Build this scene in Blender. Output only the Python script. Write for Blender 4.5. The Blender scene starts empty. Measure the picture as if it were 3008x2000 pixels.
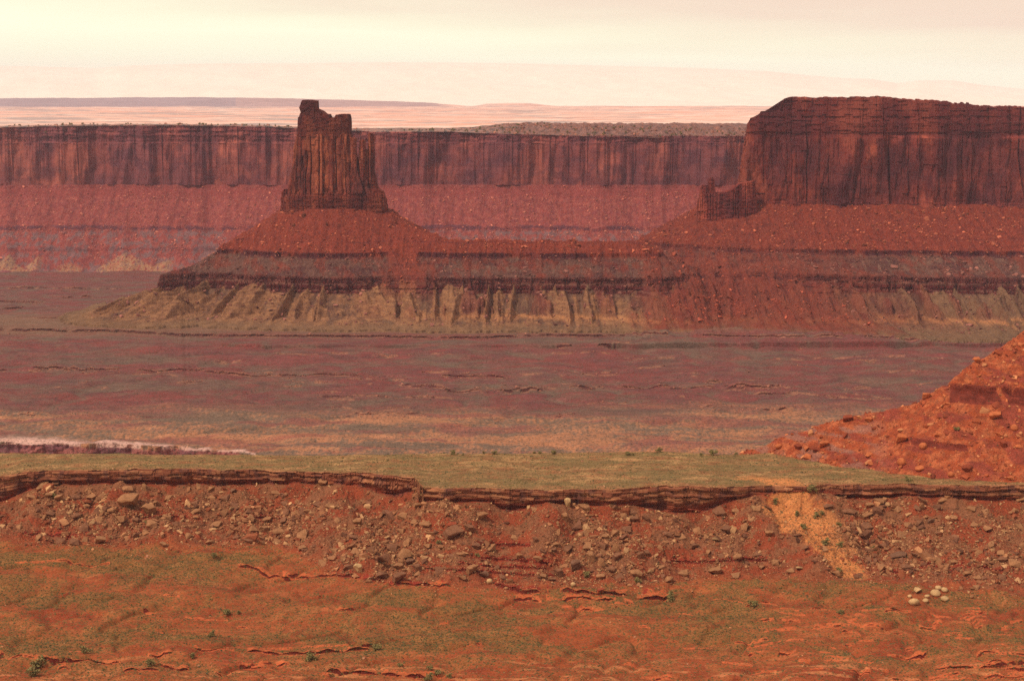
import bpy, bmesh, math, random
import numpy as np
from mathutils import Vector, Matrix

# ------------------------------------------------------------------ scene, camera, light
scene = bpy.context.scene
HC = 600.0                      # height of the viewpoint above the deepest canyon floor (metres)
FPX = 4830.0                    # focal length in pixels of the 3008 px wide photograph
PITCH = math.atan(720.0 / FPX)
CP, SP = math.cos(PITCH), math.sin(PITCH)
cam_data = bpy.data.cameras.new("camera")
cam_data.sensor_width = 36.0
cam_data.lens = FPX / 3008.0 * 36.0
cam_data.clip_start = 5.0
cam_data.clip_end = 150000.0
cam = bpy.data.objects.new("camera", cam_data)
scene.collection.objects.link(cam)
cam.location = (0, 0, HC)
cam.rotation_euler = (math.pi / 2 - PITCH, 0, 0)
scene.camera = cam
scene.render.resolution_x = 1024
scene.render.resolution_y = 680
scene.view_settings.view_transform = 'Standard'
scene.view_settings.look = 'None'
scene.view_settings.exposure = 0.0
scene.view_settings.gamma = 1.0
scene.cycles.use_denoising = False
scene.cycles.volume_bounces = 1
scene.cycles.max_bounces = 6
scene.cycles.diffuse_bounces = 3

SUN_EL, SUN_AZ = math.radians(52), math.radians(-128)   # azimuth from +Y (view direction), negative = left
world = bpy.data.worlds.new("World")
scene.world = world
world.use_nodes = True
wt = world.node_tree
for n in list(wt.nodes):
    wt.nodes.remove(n)
def wn(t, **k):
    n = wt.nodes.new(t)
    for a, b in k.items():
        setattr(n, a, b)
    return n
w_out = wn('ShaderNodeOutputWorld')
w_bg = wn('ShaderNodeBackground')
w_bg.inputs['Strength'].default_value = 0.10
w_sky = wn('ShaderNodeTexSky', sky_type='NISHITA', sun_disc=False)
w_sky.sun_elevation = SUN_EL
w_sky.sun_rotation = SUN_AZ
w_sky.dust_density = 4.0
w_tc = wn('ShaderNodeTexCoord')
w_sep = wn('ShaderNodeSeparateXYZ')
wt.links.new(w_tc.outputs['Generated'], w_sep.inputs[0])
# overcast cloud deck as a function of elevation, with long soft streaks
w_map = wn('ShaderNodeMapping')
w_map.inputs['Scale'].default_value = (3.0, 3.0, 42.0)
wt.links.new(w_tc.outputs['Generated'], w_map.inputs[0])
w_noise = wn('ShaderNodeTexNoise')
w_noise.inputs['Scale'].default_value = 1.3
w_noise.inputs['Detail'].default_value = 5.0
w_noise.inputs['Roughness'].default_value = 0.5
wt.links.new(w_map.outputs[0], w_noise.inputs['Vector'])
w_add = wn('ShaderNodeMath', operation='MULTIPLY_ADD')
w_add.inputs[1].default_value = 0.034
wt.links.new(w_noise.outputs['Fac'], w_add.inputs[0])
wt.links.new(w_sep.outputs['Z'], w_add.inputs[2])
w_x = wn('ShaderNodeMath', operation='MULTIPLY_ADD')     # clouds a little lower towards the right
w_x.inputs[1].default_value = 0.055
wt.links.new(w_sep.outputs['X'], w_x.inputs[0])
wt.links.new(w_add.outputs[0], w_x.inputs[2])
w_ramp = wn('ShaderNodeValToRGB')
w_mr = wn('ShaderNodeMapRange')
w_mr.inputs['From Min'].default_value = 0.0
w_mr.inputs['From Max'].default_value = 0.20
wt.links.new(w_x.outputs[0], w_mr.inputs['Value'])
wt.links.new(w_mr.outputs[0], w_ramp.inputs[0])
els = w_ramp.color_ramp.elements
def ramp(rampnode, stops):
    e = rampnode.color_ramp.elements
    while len(e) > 1:
        e.remove(e[-1])
    e[0].position = stops[0][0]
    e[0].color = (*stops[0][1], 1)
    for p, c in stops[1:]:
        q = e.new(p)
        q.color = (*c, 1)
ramp(w_ramp, [(0.0, (11.4, 10.9, 7.9)), (0.12, (11.8, 11.6, 8.5)), (0.22, (12.0, 12.3, 9.0)), (0.28, (11.4, 11.0, 8.0)),
              (0.38, (10.3, 8.3, 6.4)), (0.50, (9.7, 7.2, 5.5)), (0.7, (6.2, 5.2, 4.7)), (1.0, (4.2, 3.7, 3.6))])
w_zr = wn('ShaderNodeMapRange', interpolation_type='SMOOTHSTEP')
w_zr.inputs['From Min'].default_value = 0.2
w_zr.inputs['From Max'].default_value = 0.95
wt.links.new(w_sep.outputs['Z'], w_zr.inputs['Value'])
w_zen = wn('ShaderNodeMixRGB')
w_zen.inputs[2].default_value = (7.4, 6.6, 6.0, 1)
wt.links.new(w_zr.outputs[0], w_zen.inputs[0])
wt.links.new(w_ramp.outputs[0], w_zen.inputs[1])
w_mix = wn('ShaderNodeMixRGB')
w_mix.inputs[0].default_value = 0.93
wt.links.new(w_sky.outputs[0], w_mix.inputs[1])
wt.links.new(w_zen.outputs[0], w_mix.inputs[2])
wt.links.new(w_mix.outputs[0], w_bg.inputs['Color'])
wt.links.new(w_bg.outputs[0], w_out.inputs['Surface'])

sun_data = bpy.data.lights.new("sun", 'SUN')
sun_data.energy = 2.7
sun_data.angle = math.radians(6)
sun_data.color = (1.0, 0.86, 0.70)
sun = bpy.data.objects.new("sun", sun_data)
scene.collection.objects.link(sun)
sd = Vector((math.sin(SUN_AZ) * math.cos(SUN_EL), math.cos(SUN_AZ) * math.cos(SUN_EL), math.sin(SUN_EL)))
sun.rotation_euler = sd.to_track_quat('Z', 'Y').to_euler()

# ------------------------------------------------------------------ helpers
def zof(Y, v):
    yv = (1000.0 - v) / FPX
    return HC + Y * (-SP + yv * CP) / (CP + yv * SP)
def Yof(z, v):
    yv = (1000.0 - v) / FPX
    return (z - HC) / ((-SP + yv * CP) / (CP + yv * SP))
def xof(Y, u, v):
    yv = (1000.0 - v) / FPX
    return (u - 1504.0) / FPX * Y / (CP + yv * SP)
def P(u, v, Y):
    return (xof(Y, u, v), Y, zof(Y, v))
def proj(X, Y, Z):
    d = Y * CP - (Z - HC) * SP
    up = Y * SP + (Z - HC) * CP
    return 1504.0 + FPX * X / d, 1000.0 - FPX * up / d
def az(u, v):
    yv = (1000.0 - v) / FPX
    return (u - 1504.0) / FPX / (CP + yv * SP)
def ucurve(a, us, vs, v0=1400.0):
    """value of a curve given over photo-u, for columns of azimuth a"""
    u = 1504.0 + FPX * a * (CP + (1000.0 - v0) / FPX * SP)
    return np.interp(u, us, vs)

_prng = np.random.RandomState(7)
_perm = _prng.permutation(1024).astype(np.int32)
_perm2 = np.concatenate([_perm, _perm])
_ang = _prng.rand(1024) * 2 * np.pi
_gx, _gy = np.cos(_ang).astype(np.float32), np.sin(_ang).astype(np.float32)
def perlin(x, y, seed=0):
    x = np.asarray(x, dtype=np.float64) + seed * 17.31
    y = np.asarray(y, dtype=np.float64) + seed * 9.77
    x, y = np.broadcast_arrays(x, y)
    xi = np.floor(x); yi = np.floor(y)
    fx = (x - xi).astype(np.float32); fy = (y - yi).astype(np.float32)
    xi = xi.astype(np.int64) & 1023; yi = yi.astype(np.int64) & 1023
    x1 = (xi + 1) & 1023; y1 = (yi + 1) & 1023
    ux = fx * fx * fx * (fx * (fx * 6 - 15) + 10)
    uy = fy * fy * fy * (fy * (fy * 6 - 15) + 10)
    def g(a, b, dx, dy):
        h = _perm2[_perm2[a] + b]
        return _gx[h] * dx + _gy[h] * dy
    n00 = g(xi, yi, fx, fy); n10 = g(x1, yi, fx - 1, fy)
    n01 = g(xi, y1, fx, fy - 1); n11 = g(x1, y1, fx - 1, fy - 1)
    a = n00 + ux * (n10 - n00); b = n01 + ux * (n11 - n01)
    return (a + uy * (b - a)) * 1.5
def fbm(x, y, o=4, seed=0, lac=2.03, gain=0.5):
    r = 0; amp = 1.0; f = 1.0
    for i in range(o):
        r = r + amp * perlin(np.asarray(x) * f, np.asarray(y) * f, seed + i * 3)
        amp *= gain; f *= lac
    return r
def hash2(i, j, seed=0):
    i = np.asarray(i).astype(np.int64) + seed * 57; j = np.asarray(j).astype(np.int64) + seed * 131
    h = _perm2[_perm2[i & 1023] + (j & 1023)]
    return h / 1023.0
def sstep(a, b, x):
    t = np.clip((x - a) / (b - a), 0, 1)
    return t * t * (3 - 2 * t)
def lerp(a, b, t):
    return a + (b - a) * t
def lin(r, g, b):
    c = np.array([r, g, b]) / 255.0
    return np.where(c < 0.04045, c / 12.92, ((c + 0.055) / 1.055) ** 2.4)
def cmix(c, col, m):
    return c + (np.asarray(col) - c) * np.asarray(m)[..., None]

def tag(o, label=None, category=None, group=None, kind=None):
    if label: o['label'] = label
    if category: o['category'] = category
    if group: o['group'] = group
    if kind: o['kind'] = kind
    return o
def mesh_from(name, V, F, mat, C=None, smooth=True, parent=None, loc=None):
    me = bpy.data.meshes.new(name)
    V = np.asarray(V, dtype=np.float64)
    if loc is not None:
        V = V - np.asarray(loc)
    me.vertices.add(len(V))
    me.vertices.foreach_set('co', V.astype(np.float32).ravel())
    F = np.asarray(F, dtype=np.int32)
    k = F.shape[1]
    me.loops.add(F.size)
    me.loops.foreach_set('vertex_index', F.ravel())
    me.polygons.add(len(F))
    me.polygons.foreach_set('loop_start', np.arange(0, F.size, k, dtype=np.int32))
    me.polygons.foreach_set('loop_total', np.full(len(F), k, dtype=np.int32))
    me.update(calc_edges=True)
    me.polygons.foreach_set('use_smooth', np.full(len(F), smooth))
    if C is not None:
        at = me.color_attributes.new('Col', 'FLOAT_COLOR', 'POINT')
        c4 = np.ones((len(V), 4), dtype=np.float32)
        c4[:, :3] = C
        at.data.foreach_set('color', c4.ravel())
    me.materials.append(mat)
    me.update()
    o = bpy.data.objects.new(name, me)
    scene.collection.objects.link(o)
    if loc is not None and parent is None:
        o.location = loc
    if parent is not None:
        o.parent = parent
    return o
def grid_faces(nc, nr, mask=None, closed=False):
    i = np.arange(nc if closed else nc - 1)[:, None]
    j = np.arange(nr - 1)[None, :]
    i2 = (i + 1) % nc
    F = np.stack([i * nr + j, i2 * nr + j, i2 * nr + j + 1, i * nr + j + 1], -1)
    if mask is not None:
        return F[mask]
    return F.reshape(-1, 4)
def sub_mesh(name, V, C, F, mat, smooth=True, **k):
    used, inv = np.unique(F.ravel(), return_inverse=True)
    return mesh_from(name, V.reshape(-1, 3)[used], inv.reshape(F.shape), mat,
                     None if C is None else C.reshape(-1, 3)[used], smooth, **k)
def resample(Y, H, nr, wy, k=9, wt=None):
    """resample every column in nr rows, evenly along its surface; the row spacing is shared smoothly between neighbours"""
    nc = H.shape[0]
    d = np.sqrt((np.diff(Y)[None] * wy) ** 2 + np.diff(H, axis=1) ** 2).astype(np.float32)
    if wt is not None:
        d = d * wt[None, :-1].astype(np.float32)
    for _ in range(2):
        p = np.concatenate([np.repeat(d[:1], k, 0), d, np.repeat(d[-1:], k, 0)])
        cs = np.concatenate([np.zeros((1, d.shape[1])), np.cumsum(p, axis=0, dtype=np.float64)])
        d = ((cs[2 * k + 1:] - cs[:-2 * k - 1]) / (2 * k + 1)).astype(np.float32)
    out = np.empty((nc, nr)); outz = np.empty((nc, nr))
    for c in range(nc):
        s = np.concatenate([[0], np.cumsum(d[c], dtype=np.float64)])
        t = np.linspace(0, s[-1], nr)
        out[c] = np.interp(t, s, Y); outz[c] = np.interp(out[c], Y, H[c])
    return out, outz

# ------------------------------------------------------------------ materials
def new_mat(name):
    m = bpy.data.materials.new(name)
    m.use_nodes = True
    nt = m.node_tree
    for n in list(nt.nodes):
        nt.nodes.remove(n)
    out = nt.nodes.new('ShaderNodeOutputMaterial')
    b = nt.nodes.new('ShaderNodeBsdfPrincipled')
    b.inputs['Roughness'].default_value = 0.95
    b.inputs['Specular IOR Level'].default_value = 0.08
    nt.links.new(b.outputs[0], out.inputs[0])
    return m, nt, b
def nd(nt, t, **k):
    n = nt.nodes.new(t)
    for a, b in k.items():
        setattr(n, a, b)
    return n
def mapped(nt, scale, rot=(0, 0, 0)):
    g = nd(nt, 'ShaderNodeNewGeometry')
    m = nd(nt, 'ShaderNodeMapping')
    m.inputs['Scale'].default_value = scale
    m.inputs['Rotation'].default_value = rot
    nt.links.new(g.outputs['Position'], m.inputs[0])
    return m
def noise(nt, scale, detail=4, rough=0.6, rot=(0, 0, 0)):
    m = mapped(nt, scale, rot)
    n = nd(nt, 'ShaderNodeTexNoise')
    n.inputs['Scale'].default_value = 1.0
    n.inputs['Detail'].default_value = detail
    n.inputs['Roughness'].default_value = rough
    nt.links.new(m.outputs[0], n.inputs['Vector'])
    return n.outputs['Fac']
def mrange(nt, src, a, b, c, d):
    m = nd(nt, 'ShaderNodeMapRange')
    for k, v in zip(('From Min', 'From Max', 'To Min', 'To Max'), (a, b, c, d)):
        m.inputs[k].default_value = v
    nt.links.new(src, m.inputs['Value'])
    return m.outputs[0]
def mixc(nt, fac, a, b, mode='MIX'):
    m = nd(nt, 'ShaderNodeMixRGB', blend_type=mode)
    for i, s in ((0, fac), (1, a), (2, b)):
        if isinstance(s, (int, float)):
            m.inputs[i].default_value = s
        elif isinstance(s, (tuple, list, np.ndarray)):
            m.inputs[i].default_value = (float(s[0]), float(s[1]), float(s[2]), 1)
        else:
            nt.links.new(s, m.inputs[i])
    return m.outputs[0]
def mulc(nt, col, fac):
    c = nd(nt, 'ShaderNodeVectorMath', operation='SCALE')
    nt.links.new(col, c.inputs[0])
    nt.links.new(fac, c.inputs['Scale'])
    return c.outputs[0]
def terrain_mat(name, fine, stretch=(1, 1, 1), contrast=0.35, bump=0.5, bdist=0.5, speckle=None):
    """colour attribute times fine procedural mottling; fine = feature size in metres"""
    m, nt, b = new_mat(name)
    at = nd(nt, 'ShaderNodeAttribute', attribute_name='Col')
    s = tuple(1.0 / fine / q for q in stretch)
    n1 = noise(nt, s, 5, 0.7)
    n2 = noise(nt, tuple(q * 0.13 for q in s), 4, 0.6)
    f1 = mrange(nt, n1, 0.3, 0.7, 1 - contrast, 1 + contrast)
    f2 = mrange(nt, n2, 0.3, 0.7, 1 - contrast * 0.4, 1 + contrast * 0.4)
    c = mulc(nt, at.outputs['Color'], f1)
    c = mulc(nt, c, f2)
    if speckle:
        size, col, amt = speckle
        v = nd(nt, 'ShaderNodeTexVoronoi', feature='F1')
        v.inputs['Scale'].default_value = 1.0
        mp = mapped(nt, (1 / size, 1 / size, 1 / size))
        nt.links.new(mp.outputs[0], v.inputs['Vector'])
        f = mrange(nt, v.outputs['Distance'], 0.22, 0.36, amt, 0.0)
        c = mixc(nt, f, c, col)
    nt.links.new(c, b.inputs['Base Color'])
    if bump:
        bp = nd(nt, 'ShaderNodeBump')
        bp.inputs['Strength'].default_value = bump
        bp.inputs['Distance'].default_value = bdist
        nt.links.new(n1, bp.inputs['Height'])
        nt.links.new(bp.outputs[0], b.inputs['Normal'])
    return m
def cliff_mat(name, base, orange, varnish, light, sc=1.0, strata=1.0, bump=0.6, bdist=1.0, vfac=0.6, lfac=0.5, seedrot=0.0, stc=0.2, lmul=-0.35, smul=0.55):
    """desert-varnished sandstone wall: vertical streaks, blotches of fresh rock, thin beds, joints"""
    m, nt, b = new_mat(name)
    r = (0, 0, seedrot)
    blot = noise(nt, (sc / 45, sc / 45, sc / 75), 5, 0.6, r)
    streak = noise(nt, (sc / 7, sc / 7, sc / 110), 4, 0.65, r)
    streak2 = noise(nt, (sc / 2.5, sc / 2.5, sc / 50), 3, 0.6, r)
    beds = noise(nt, (sc / 160, sc / 160, sc / 3.2), 4, 0.7, r)
    fine = noise(nt, (sc / 2.5, sc / 2.5, sc / 1.6), 5, 0.7, r)
    c = mixc(nt, mrange(nt, streak, 0.40, 0.62, 0, 1), base, orange)
    mx = nd(nt, 'ShaderNodeMath', operation='MULTIPLY_ADD')
    mx.inputs[1].default_value = smul
    nt.links.new(streak, mx.inputs[0]); nt.links.new(blot, mx.inputs[2])
    c = mixc(nt, mrange(nt, mx.outputs[0], 0.465 + smul / 2, 0.585 + smul / 2, 0, vfac), c, varnish)
    lb = nd(nt, 'ShaderNodeMath', operation='MULTIPLY_ADD')
    lb.inputs[1].default_value = lmul
    nt.links.new(streak2, lb.inputs[0]); nt.links.new(blot, lb.inputs[2])
    c = mixc(nt, mrange(nt, lb.outputs[0], 0.475 + lmul / 2, 0.375 + lmul / 2, 0, lfac), c, light)
    c = mulc(nt, c, mrange(nt, beds, 0.35, 0.65, 1 - 0.22 * strata, 1 + 0.22 * strata))
    c = mulc(nt, c, mrange(nt, streak2, 0.3, 0.7, 1 - stc, 1 + stc))
    c = mulc(nt, c, mrange(nt, fine, 0.3, 0.7, 0.8, 1.2))
    at = nd(nt, 'ShaderNodeAttribute', attribute_name='Col')
    c = mixc(nt, 1.0, c, at.outputs['Color'], 'MULTIPLY')
    nt.links.new(c, b.inputs['Base Color'])
    hs = nd(nt, 'ShaderNodeMath', operation='ADD')
    nt.links.new(fine, hs.inputs[0]); nt.links.new(streak2, hs.inputs[1])
    h2 = nd(nt, 'ShaderNodeMath', operation='MULTIPLY_ADD')
    h2.inputs[1].default_value = 0.9 * strata
    nt.links.new(beds, h2.inputs[0]); nt.links.new(hs.outputs[0], h2.inputs[2])
    bp = nd(nt, 'ShaderNodeBump')
    bp.inputs['Strength'].default_value = bump
    bp.inputs['Distance'].default_value = bdist
    nt.links.new(h2.outputs[0], bp.inputs['Height'])
    nt.links.new(bp.outputs[0], b.inputs['Normal'])
    return m
# ------------------------------------------------------------------ foreground terrain (basin, talus, rim cliff, bench, hill)
rng = np.random.RandomState(11)
NC1, NR1 = 1500, 1150
a1 = np.linspace(az(-330, 1400), az(3340, 1400), NC1)
U = lambda us, vs, v0: ucurve(a1, us, vs, v0)
rim_v = U([-350, 0, 80, 255, 560, 890, 1085, 1216, 1244, 1400, 1580, 1785, 2015, 2170, 2400, 2550, 2680, 3008, 3360],
          [1398, 1397, 1386, 1379, 1376, 1386, 1390, 1400, 1431, 1431, 1439, 1435, 1427, 1430, 1422, 1422, 1421, 1426, 1426], 1400)
rim_Y = U([-350, 0, 560, 890, 1100, 1216, 1244, 1400, 1600, 2015, 2300, 2420, 2600, 2760, 2800, 3008, 3360],
          [1040, 1035, 1032, 1020, 998, 984, 957, 955, 952, 955, 964, 970, 966, 962, 958, 955, 950], 1400)
cb_v = U([-350, 0, 60, 130, 300, 640, 1000, 1080, 1130, 1160, 1200, 1228, 1234, 1440, 1470, 1500, 1540, 1570, 1640, 1850, 1930, 1990, 2060, 2140, 2230, 2300, 2380, 2440, 2480, 2600, 2700, 3008, 3360],
         [1475, 1478, 1452, 1427, 1422, 1428, 1424, 1440, 1455, 1462, 1448, 1440, 1474, 1478, 1498, 1505, 1500, 1484, 1486, 1484, 1502, 1514, 1506, 1478, 1458, 1446, 1438, 1452, 1468, 1466, 1458, 1478, 1485], 1450)
toe_v = U([-350, 0, 380, 610, 800, 900, 1000, 1275, 1500, 1900, 1990, 2200, 2400, 2550, 2700, 3008, 3360],
          [1590, 1592, 1602, 1598, 1592, 1640, 1692, 1716, 1724, 1718, 1695, 1694, 1702, 1696, 1715, 1742, 1745], 1650)
back_v = U([-350, 0, 640, 1000, 1300, 1500, 1950, 2100, 2258, 2600, 3360],
           [1328, 1329, 1335, 1336, 1331, 1330, 1325, 1334, 1330, 1322, 1318], 1330)
X955 = a1 * 955
rim_z = zof(rim_Y, rim_v) + 0.25 * perlin(X955 / 9, 0 * X955, 5)
jag = 3.0 * fbm(X955 / 32, 0 * X955, 3, 2) + 1.6 * (hash2(np.floor(X955 / 6.3 + .6 * perlin(X955 / 9, X955 * 0, 8)), 0, 3) - .5)
rim_y = rim_Y.copy()
cb_z = zof(rim_Y - 1.0, cb_v) + 0.8 * perlin(X955 / 14, 0 * X955, 9)
cb_z = np.minimum(cb_z, rim_z - 2.2)
sand_u = U([2200, 2290, 2380, 2400, 2440, 2520], [0, 0, 1, 1, 0, 0], 1440)
cb_y = rim_y - 0.9
TOE_Z = HC - 268
toe_y = Yof(TOE_Z, toe_v)
front_z = HC - 274.0
tanb = -(zof(1.0, back_v) - HC)          # tangent of depression
bd = ((HC - rim_z) - tanb * rim_Y) / (tanb - 0.03)
bd = np.clip(bd, 35, 160)
back_Y = rim_Y + bd
back_z = rim_z - 0.03 * bd

Yf = np.concatenate([np.arange(640, 1110, 0.22), np.arange(1110, 1560, 4.0)])
H1 = np.empty((NC1, len(Yf)))
kq_ = np.hanning(61); kq_ /= kq_.sum()
cbs_y = np.convolve(np.pad(cb_y, 30, 'edge'), kq_, 'valid'); cbs_z = np.convolve(np.pad(cb_z, 30, 'edge'), kq_, 'valid')
for c in range(NC1):
    ty, cy, ry, by = toe_y[c], cb_y[c], rim_y[c], back_Y[c]
    cs_ = min(cbs_y[c], cy - .6)
    m1, m2 = ty + .35 * (cs_ - ty), ty + .7 * (cs_ - ty)
    dz = cbs_z[c] - TOE_Z
    H1[c] = np.interp(Yf, [600, ty - 60, ty - 14, ty + 6, m1, m2, cy - .4, cy, ry - .45, ry, ry + 1.0, by - 12, by, by + 14, by + 330, 3000],
                      [front_z, TOE_Z - 1.6, TOE_Z - .4, TOE_Z + 1.4, TOE_Z + dz * .29, TOE_Z + dz * .655, cb_z[c] - .2, cb_z[c], rim_z[c] - .5,
                       rim_z[c], rim_z[c] + .15, back_z[c] + .3, back_z[c] - .3, back_z[c] - 4, back_z[c] - 240, back_z[c] - 240])
Yg = Yf[None, :] + 0 * a1[:, None]
Xg = a1[:, None] * Yf[None, :]
near = Yf < 1110
inbasin = 1 - sstep(-25, 5, Yg - toe_y[:, None])
intalus = sstep(-8, 10, Yg - toe_y[:, None]) * (1 - sstep(-5, 0, Yg - cb_y[:, None]))
inbench = sstep(1, 6, Yg - rim_y[:, None])
yn = slice(0, int(near.sum()))
xs, ys = Xg[:, yn], Yg[:, yn]
# rolling basin with shallow drainages
roll = 3.6 * fbm(xs / 95 + ys / 260, ys / 50, 4, 21) + .4 * fbm(xs / 14, ys / 6, 3, 22) + 0.05 * fbm(xs / 2.2, ys / 1.5, 3, 29)
drain = -2.4 * np.exp(-(fbm(xs / 60 - ys / 160, ys / 60, 3, 23) * 8) ** 2) - .5 * np.exp(-(fbm(xs / 26, ys / 24, 3, 24) * 8) ** 2)
H1[:, yn] += inbasin[:, yn] * (roll + drain)
gul = 6.0 * fbm(xs / 34, ys / 70, 2, 25) + 2.2 * fbm(xs / 14, ys / 40, 2, 30) + 1.2 * fbm(xs / 6, ys / 12, 3, 26)
H1[:, yn] += intalus[:, yn] * (gul + .5 * fbm(xs / 1.6, ys / 1.6, 3, 28, gain=.6))
H1[:, yn] += inbench[:, yn] * (.55 * fbm(xs / 26, ys / 12, 4, 27))

def add_ledge(poly, h, back, gz, wob=0.8, tap=25):
    """low rock step running along a plan polyline that was located by photo pixel"""
    us = [p[0] for p in poly]; vs = [p[1] for p in poly]
    v0 = float(np.mean(vs))
    u = 1504.0 + FPX * a1 * (CP + (1000.0 - v0) / FPX * SP)
    sel = np.where((u > us[0]) & (u < us[-1]))[0]
    if len(sel) < 3: return
    uu = u[sel]
    yl = Yof(gz, np.interp(uu, us, vs))
    xx = a1[sel] * yl
    yl = yl + .8 * wob * perlin(xx / 3.0, xx * 0, int(us[0]) % 91) + 1.1 * wob * perlin(xx / 22.0, xx * 0, int(us[0]) % 53) + 1.6 * wob * (hash2(np.floor(xx / 5.5), 0, int(us[0]) % 41) - .5)
    w = sstep(us[0], us[0] + tap, uu) * (1 - sstep(us[-1] - tap, us[-1], uu))
    w *= np.clip(.75 + .8 * perlin(xx / 7.0, xx * 0, 3 + int(us[0]) % 37), 0.15, 1.3)
    d = Yf[None, :] - yl[:, None]
    s = np.where(d < 0, np.exp(d / 1e-3 * 0 + np.minimum(d, 0) / .05) * 0, 1 - np.exp(-d / .12)) * np.exp(-np.maximum(d, 0) / back)
    H1[sel] += h * w[:, None] * s
    LED[sel] = np.maximum(LED[sel], w[:, None] * ((d > -.6) & (d < (1.2 + 3.6 * h) * (.7 + .5 * perlin(xx / 5.0, xx * 0, 77))[:, None])))
LED = np.zeros(H1.shape, dtype=np.float32)
GZ = HC - 271
ledges = [
    ([(690, 1672), (745, 1679), (816, 1690), (900, 1698), (1000, 1711), (1153, 1735), (1335, 1741)], 1.6, 9),
    ([(1440, 1737), (1516, 1750), (1540, 1760), (1626, 1753), (1693, 1766), (1765, 1765), (1885, 1759), (1985, 1748)], 2.3, 16),
    ([(1500, 1768), (1560, 1766), (1640, 1772), (1760, 1776), (1870, 1770)], 1.1, 6),
    ([(1630, 1795), (1700, 1793), (1790, 1800)], .6, 5),
    ([(1270, 1831), (1320, 1822)], .6, 4),
    ([(430, 1930), (470, 1922), (510, 1917)], 1.0, 6),
    ([(440, 1955), (470, 1950), (520, 1957), (566, 1953)], 1.9, 8),
    ([(345, 1980), (380, 1974), (480, 1976)], 1.6, 8),
    ([(690, 1912), (760, 1908), (816, 1914), (905, 1918), (1000, 1912), (1105, 1903)], 1.9, 9),
    ([(700, 1944), (796, 1940), (860, 1941)], 1.0, 6),
    ([(740, 1893), (900, 1886), (1010, 1892)], .5, 6),
    ([(950, 1962), (1020, 1968), (1120, 1976), (1200, 1986), (1300, 1994)], 2.2, 9),
    ([(560, 1902), (640, 1900), (700, 1905)], .8, 5),
    ([(-200, 1905), (0, 1922), (70, 1932), (191, 1948), (250, 1943), (365, 1941)], 1.1, 7),
    ([(180, 1949), (215, 1947)], 1.4, 3),
    ([(-100, 1880), (30, 1885), (120, 1893)], .8, 7),
    ([(2735, 1955), (2800, 1958), (2850, 1962), (2930, 1960), (3050, 1975)], 1.4, 6),
    ([(2850, 1945), (2930, 1948), (3020, 1952)], .9, 5),
    ([(2880, 1975), (2960, 1985), (3060, 1990)], 1.1, 5),
    ([(2560, 1697), (2650, 1704), (2790, 1712), (3000, 1720)], .8, 5),
    ([(2080, 1760), (2150, 1765), (2205, 1772)], .5, 4),
    ([(2370, 1808), (2420, 1812)], .7, 3), ([(2500, 1803), (2560, 1807)], .6, 3), ([(2610, 1806), (2680, 1806)], .6, 3),
    ([(2700, 1800), (2790, 1815), (2900, 1812)], .6, 3),
    ([(2370, 1845), (2440, 1850), (2500, 1846)], .7, 3), ([(2470, 1838), (2600, 1846)], .6, 3), ([(2230, 1836), (2280, 1832)], .5, 3),
    ([(60, 1595), (160, 1590), (250, 1592)], .8, 4), ([(30, 1665), (200, 1662), (340, 1664)], .5, 4),
    ([(210, 1586), (330, 1610)], .5, 4), ([(400, 1584), (560, 1582)], .5, 4),
    ([(420, 1795), (465, 1797)], .6, 3), ([(530, 1805), (600, 1809), (680, 1810)], .5, 4),
    ([(860, 1897), (1000, 1904)], .5, 4),
]
for k in range(95):
    uu = rng.uniform(0, 3000); vv = rng.uniform(1760, 1995)
    if rng.rand() < .55:
        uu = rng.uniform(2150, 3000); vv = rng.uniform(1780, 1990)
    L = rng.uniform(25, 110)
    ledges.append(([(uu, vv), (uu + L * .5, vv + rng.uniform(-4, 4)), (uu + L, vv + rng.uniform(-3, 6))], rng.uniform(.3, .75), rng.uniform(2, 5)))
for p, h, bk in ledges:
    add_ledge(p, h, bk, GZ, wob=.35 if h < .76 else .8, tap=8 if p[-1][0] - p[0][0] < 120 else 30)
# red bedding ledges that stick out of the talus
for poly, z0 in (([(1390, 1640), (1500, 1648), (1640, 1660)], 0), ([(1330, 1655), (1450, 1668), (1610, 1672)], 0), ([(1240, 1671), (1400, 1680), (1560, 1692), (1640, 1690)], 0),
                 ([(1390, 1598), (1480, 1602), (1570, 1604)], 0), ([(1950, 1650), (2060, 1654), (2200, 1646), (2275, 1648)], 0),
                 ([(400, 1521), (460, 1521), (560, 1520)], 0), ([(690, 1522), (760, 1522), (850, 1525)], 0)):
    v0 = np.mean([q[1] for q in poly])
    u = 1504.0 + FPX * a1 * (CP + (1000.0 - v0) / FPX * SP)
    sel = np.where((u > poly[0][0]) & (u < poly[-1][0]))[0]
    vt = np.interp(u[sel], [q[0] for q in poly], [q[1] for q in poly])
    tz = zof(1.0, vt) - HC
    for c, t in zip(sel, tz):
        j = np.argmax((H1[c] - HC) / Yf > t) if ((H1[c] - HC) / Yf > t).any() else None
        if j is None: continue
        yl = Yf[j] + .7 * float(perlin(a1[c] * 955 / 4, 0, 44))
        w = min(1, (c - sel[0]) / 15, (sel[-1] - c) / 15)
        d = Yf - yl
        H1[c] += 1.0 * w * np.where(d > 0, 1 - np.exp(-np.maximum(d, 0) / .15), 0) * np.exp(-np.maximum(d, 0) / 4)
        LED[c] = np.maximum(LED[c], w * ((d > -.6) & (d < 2.5)))

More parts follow.
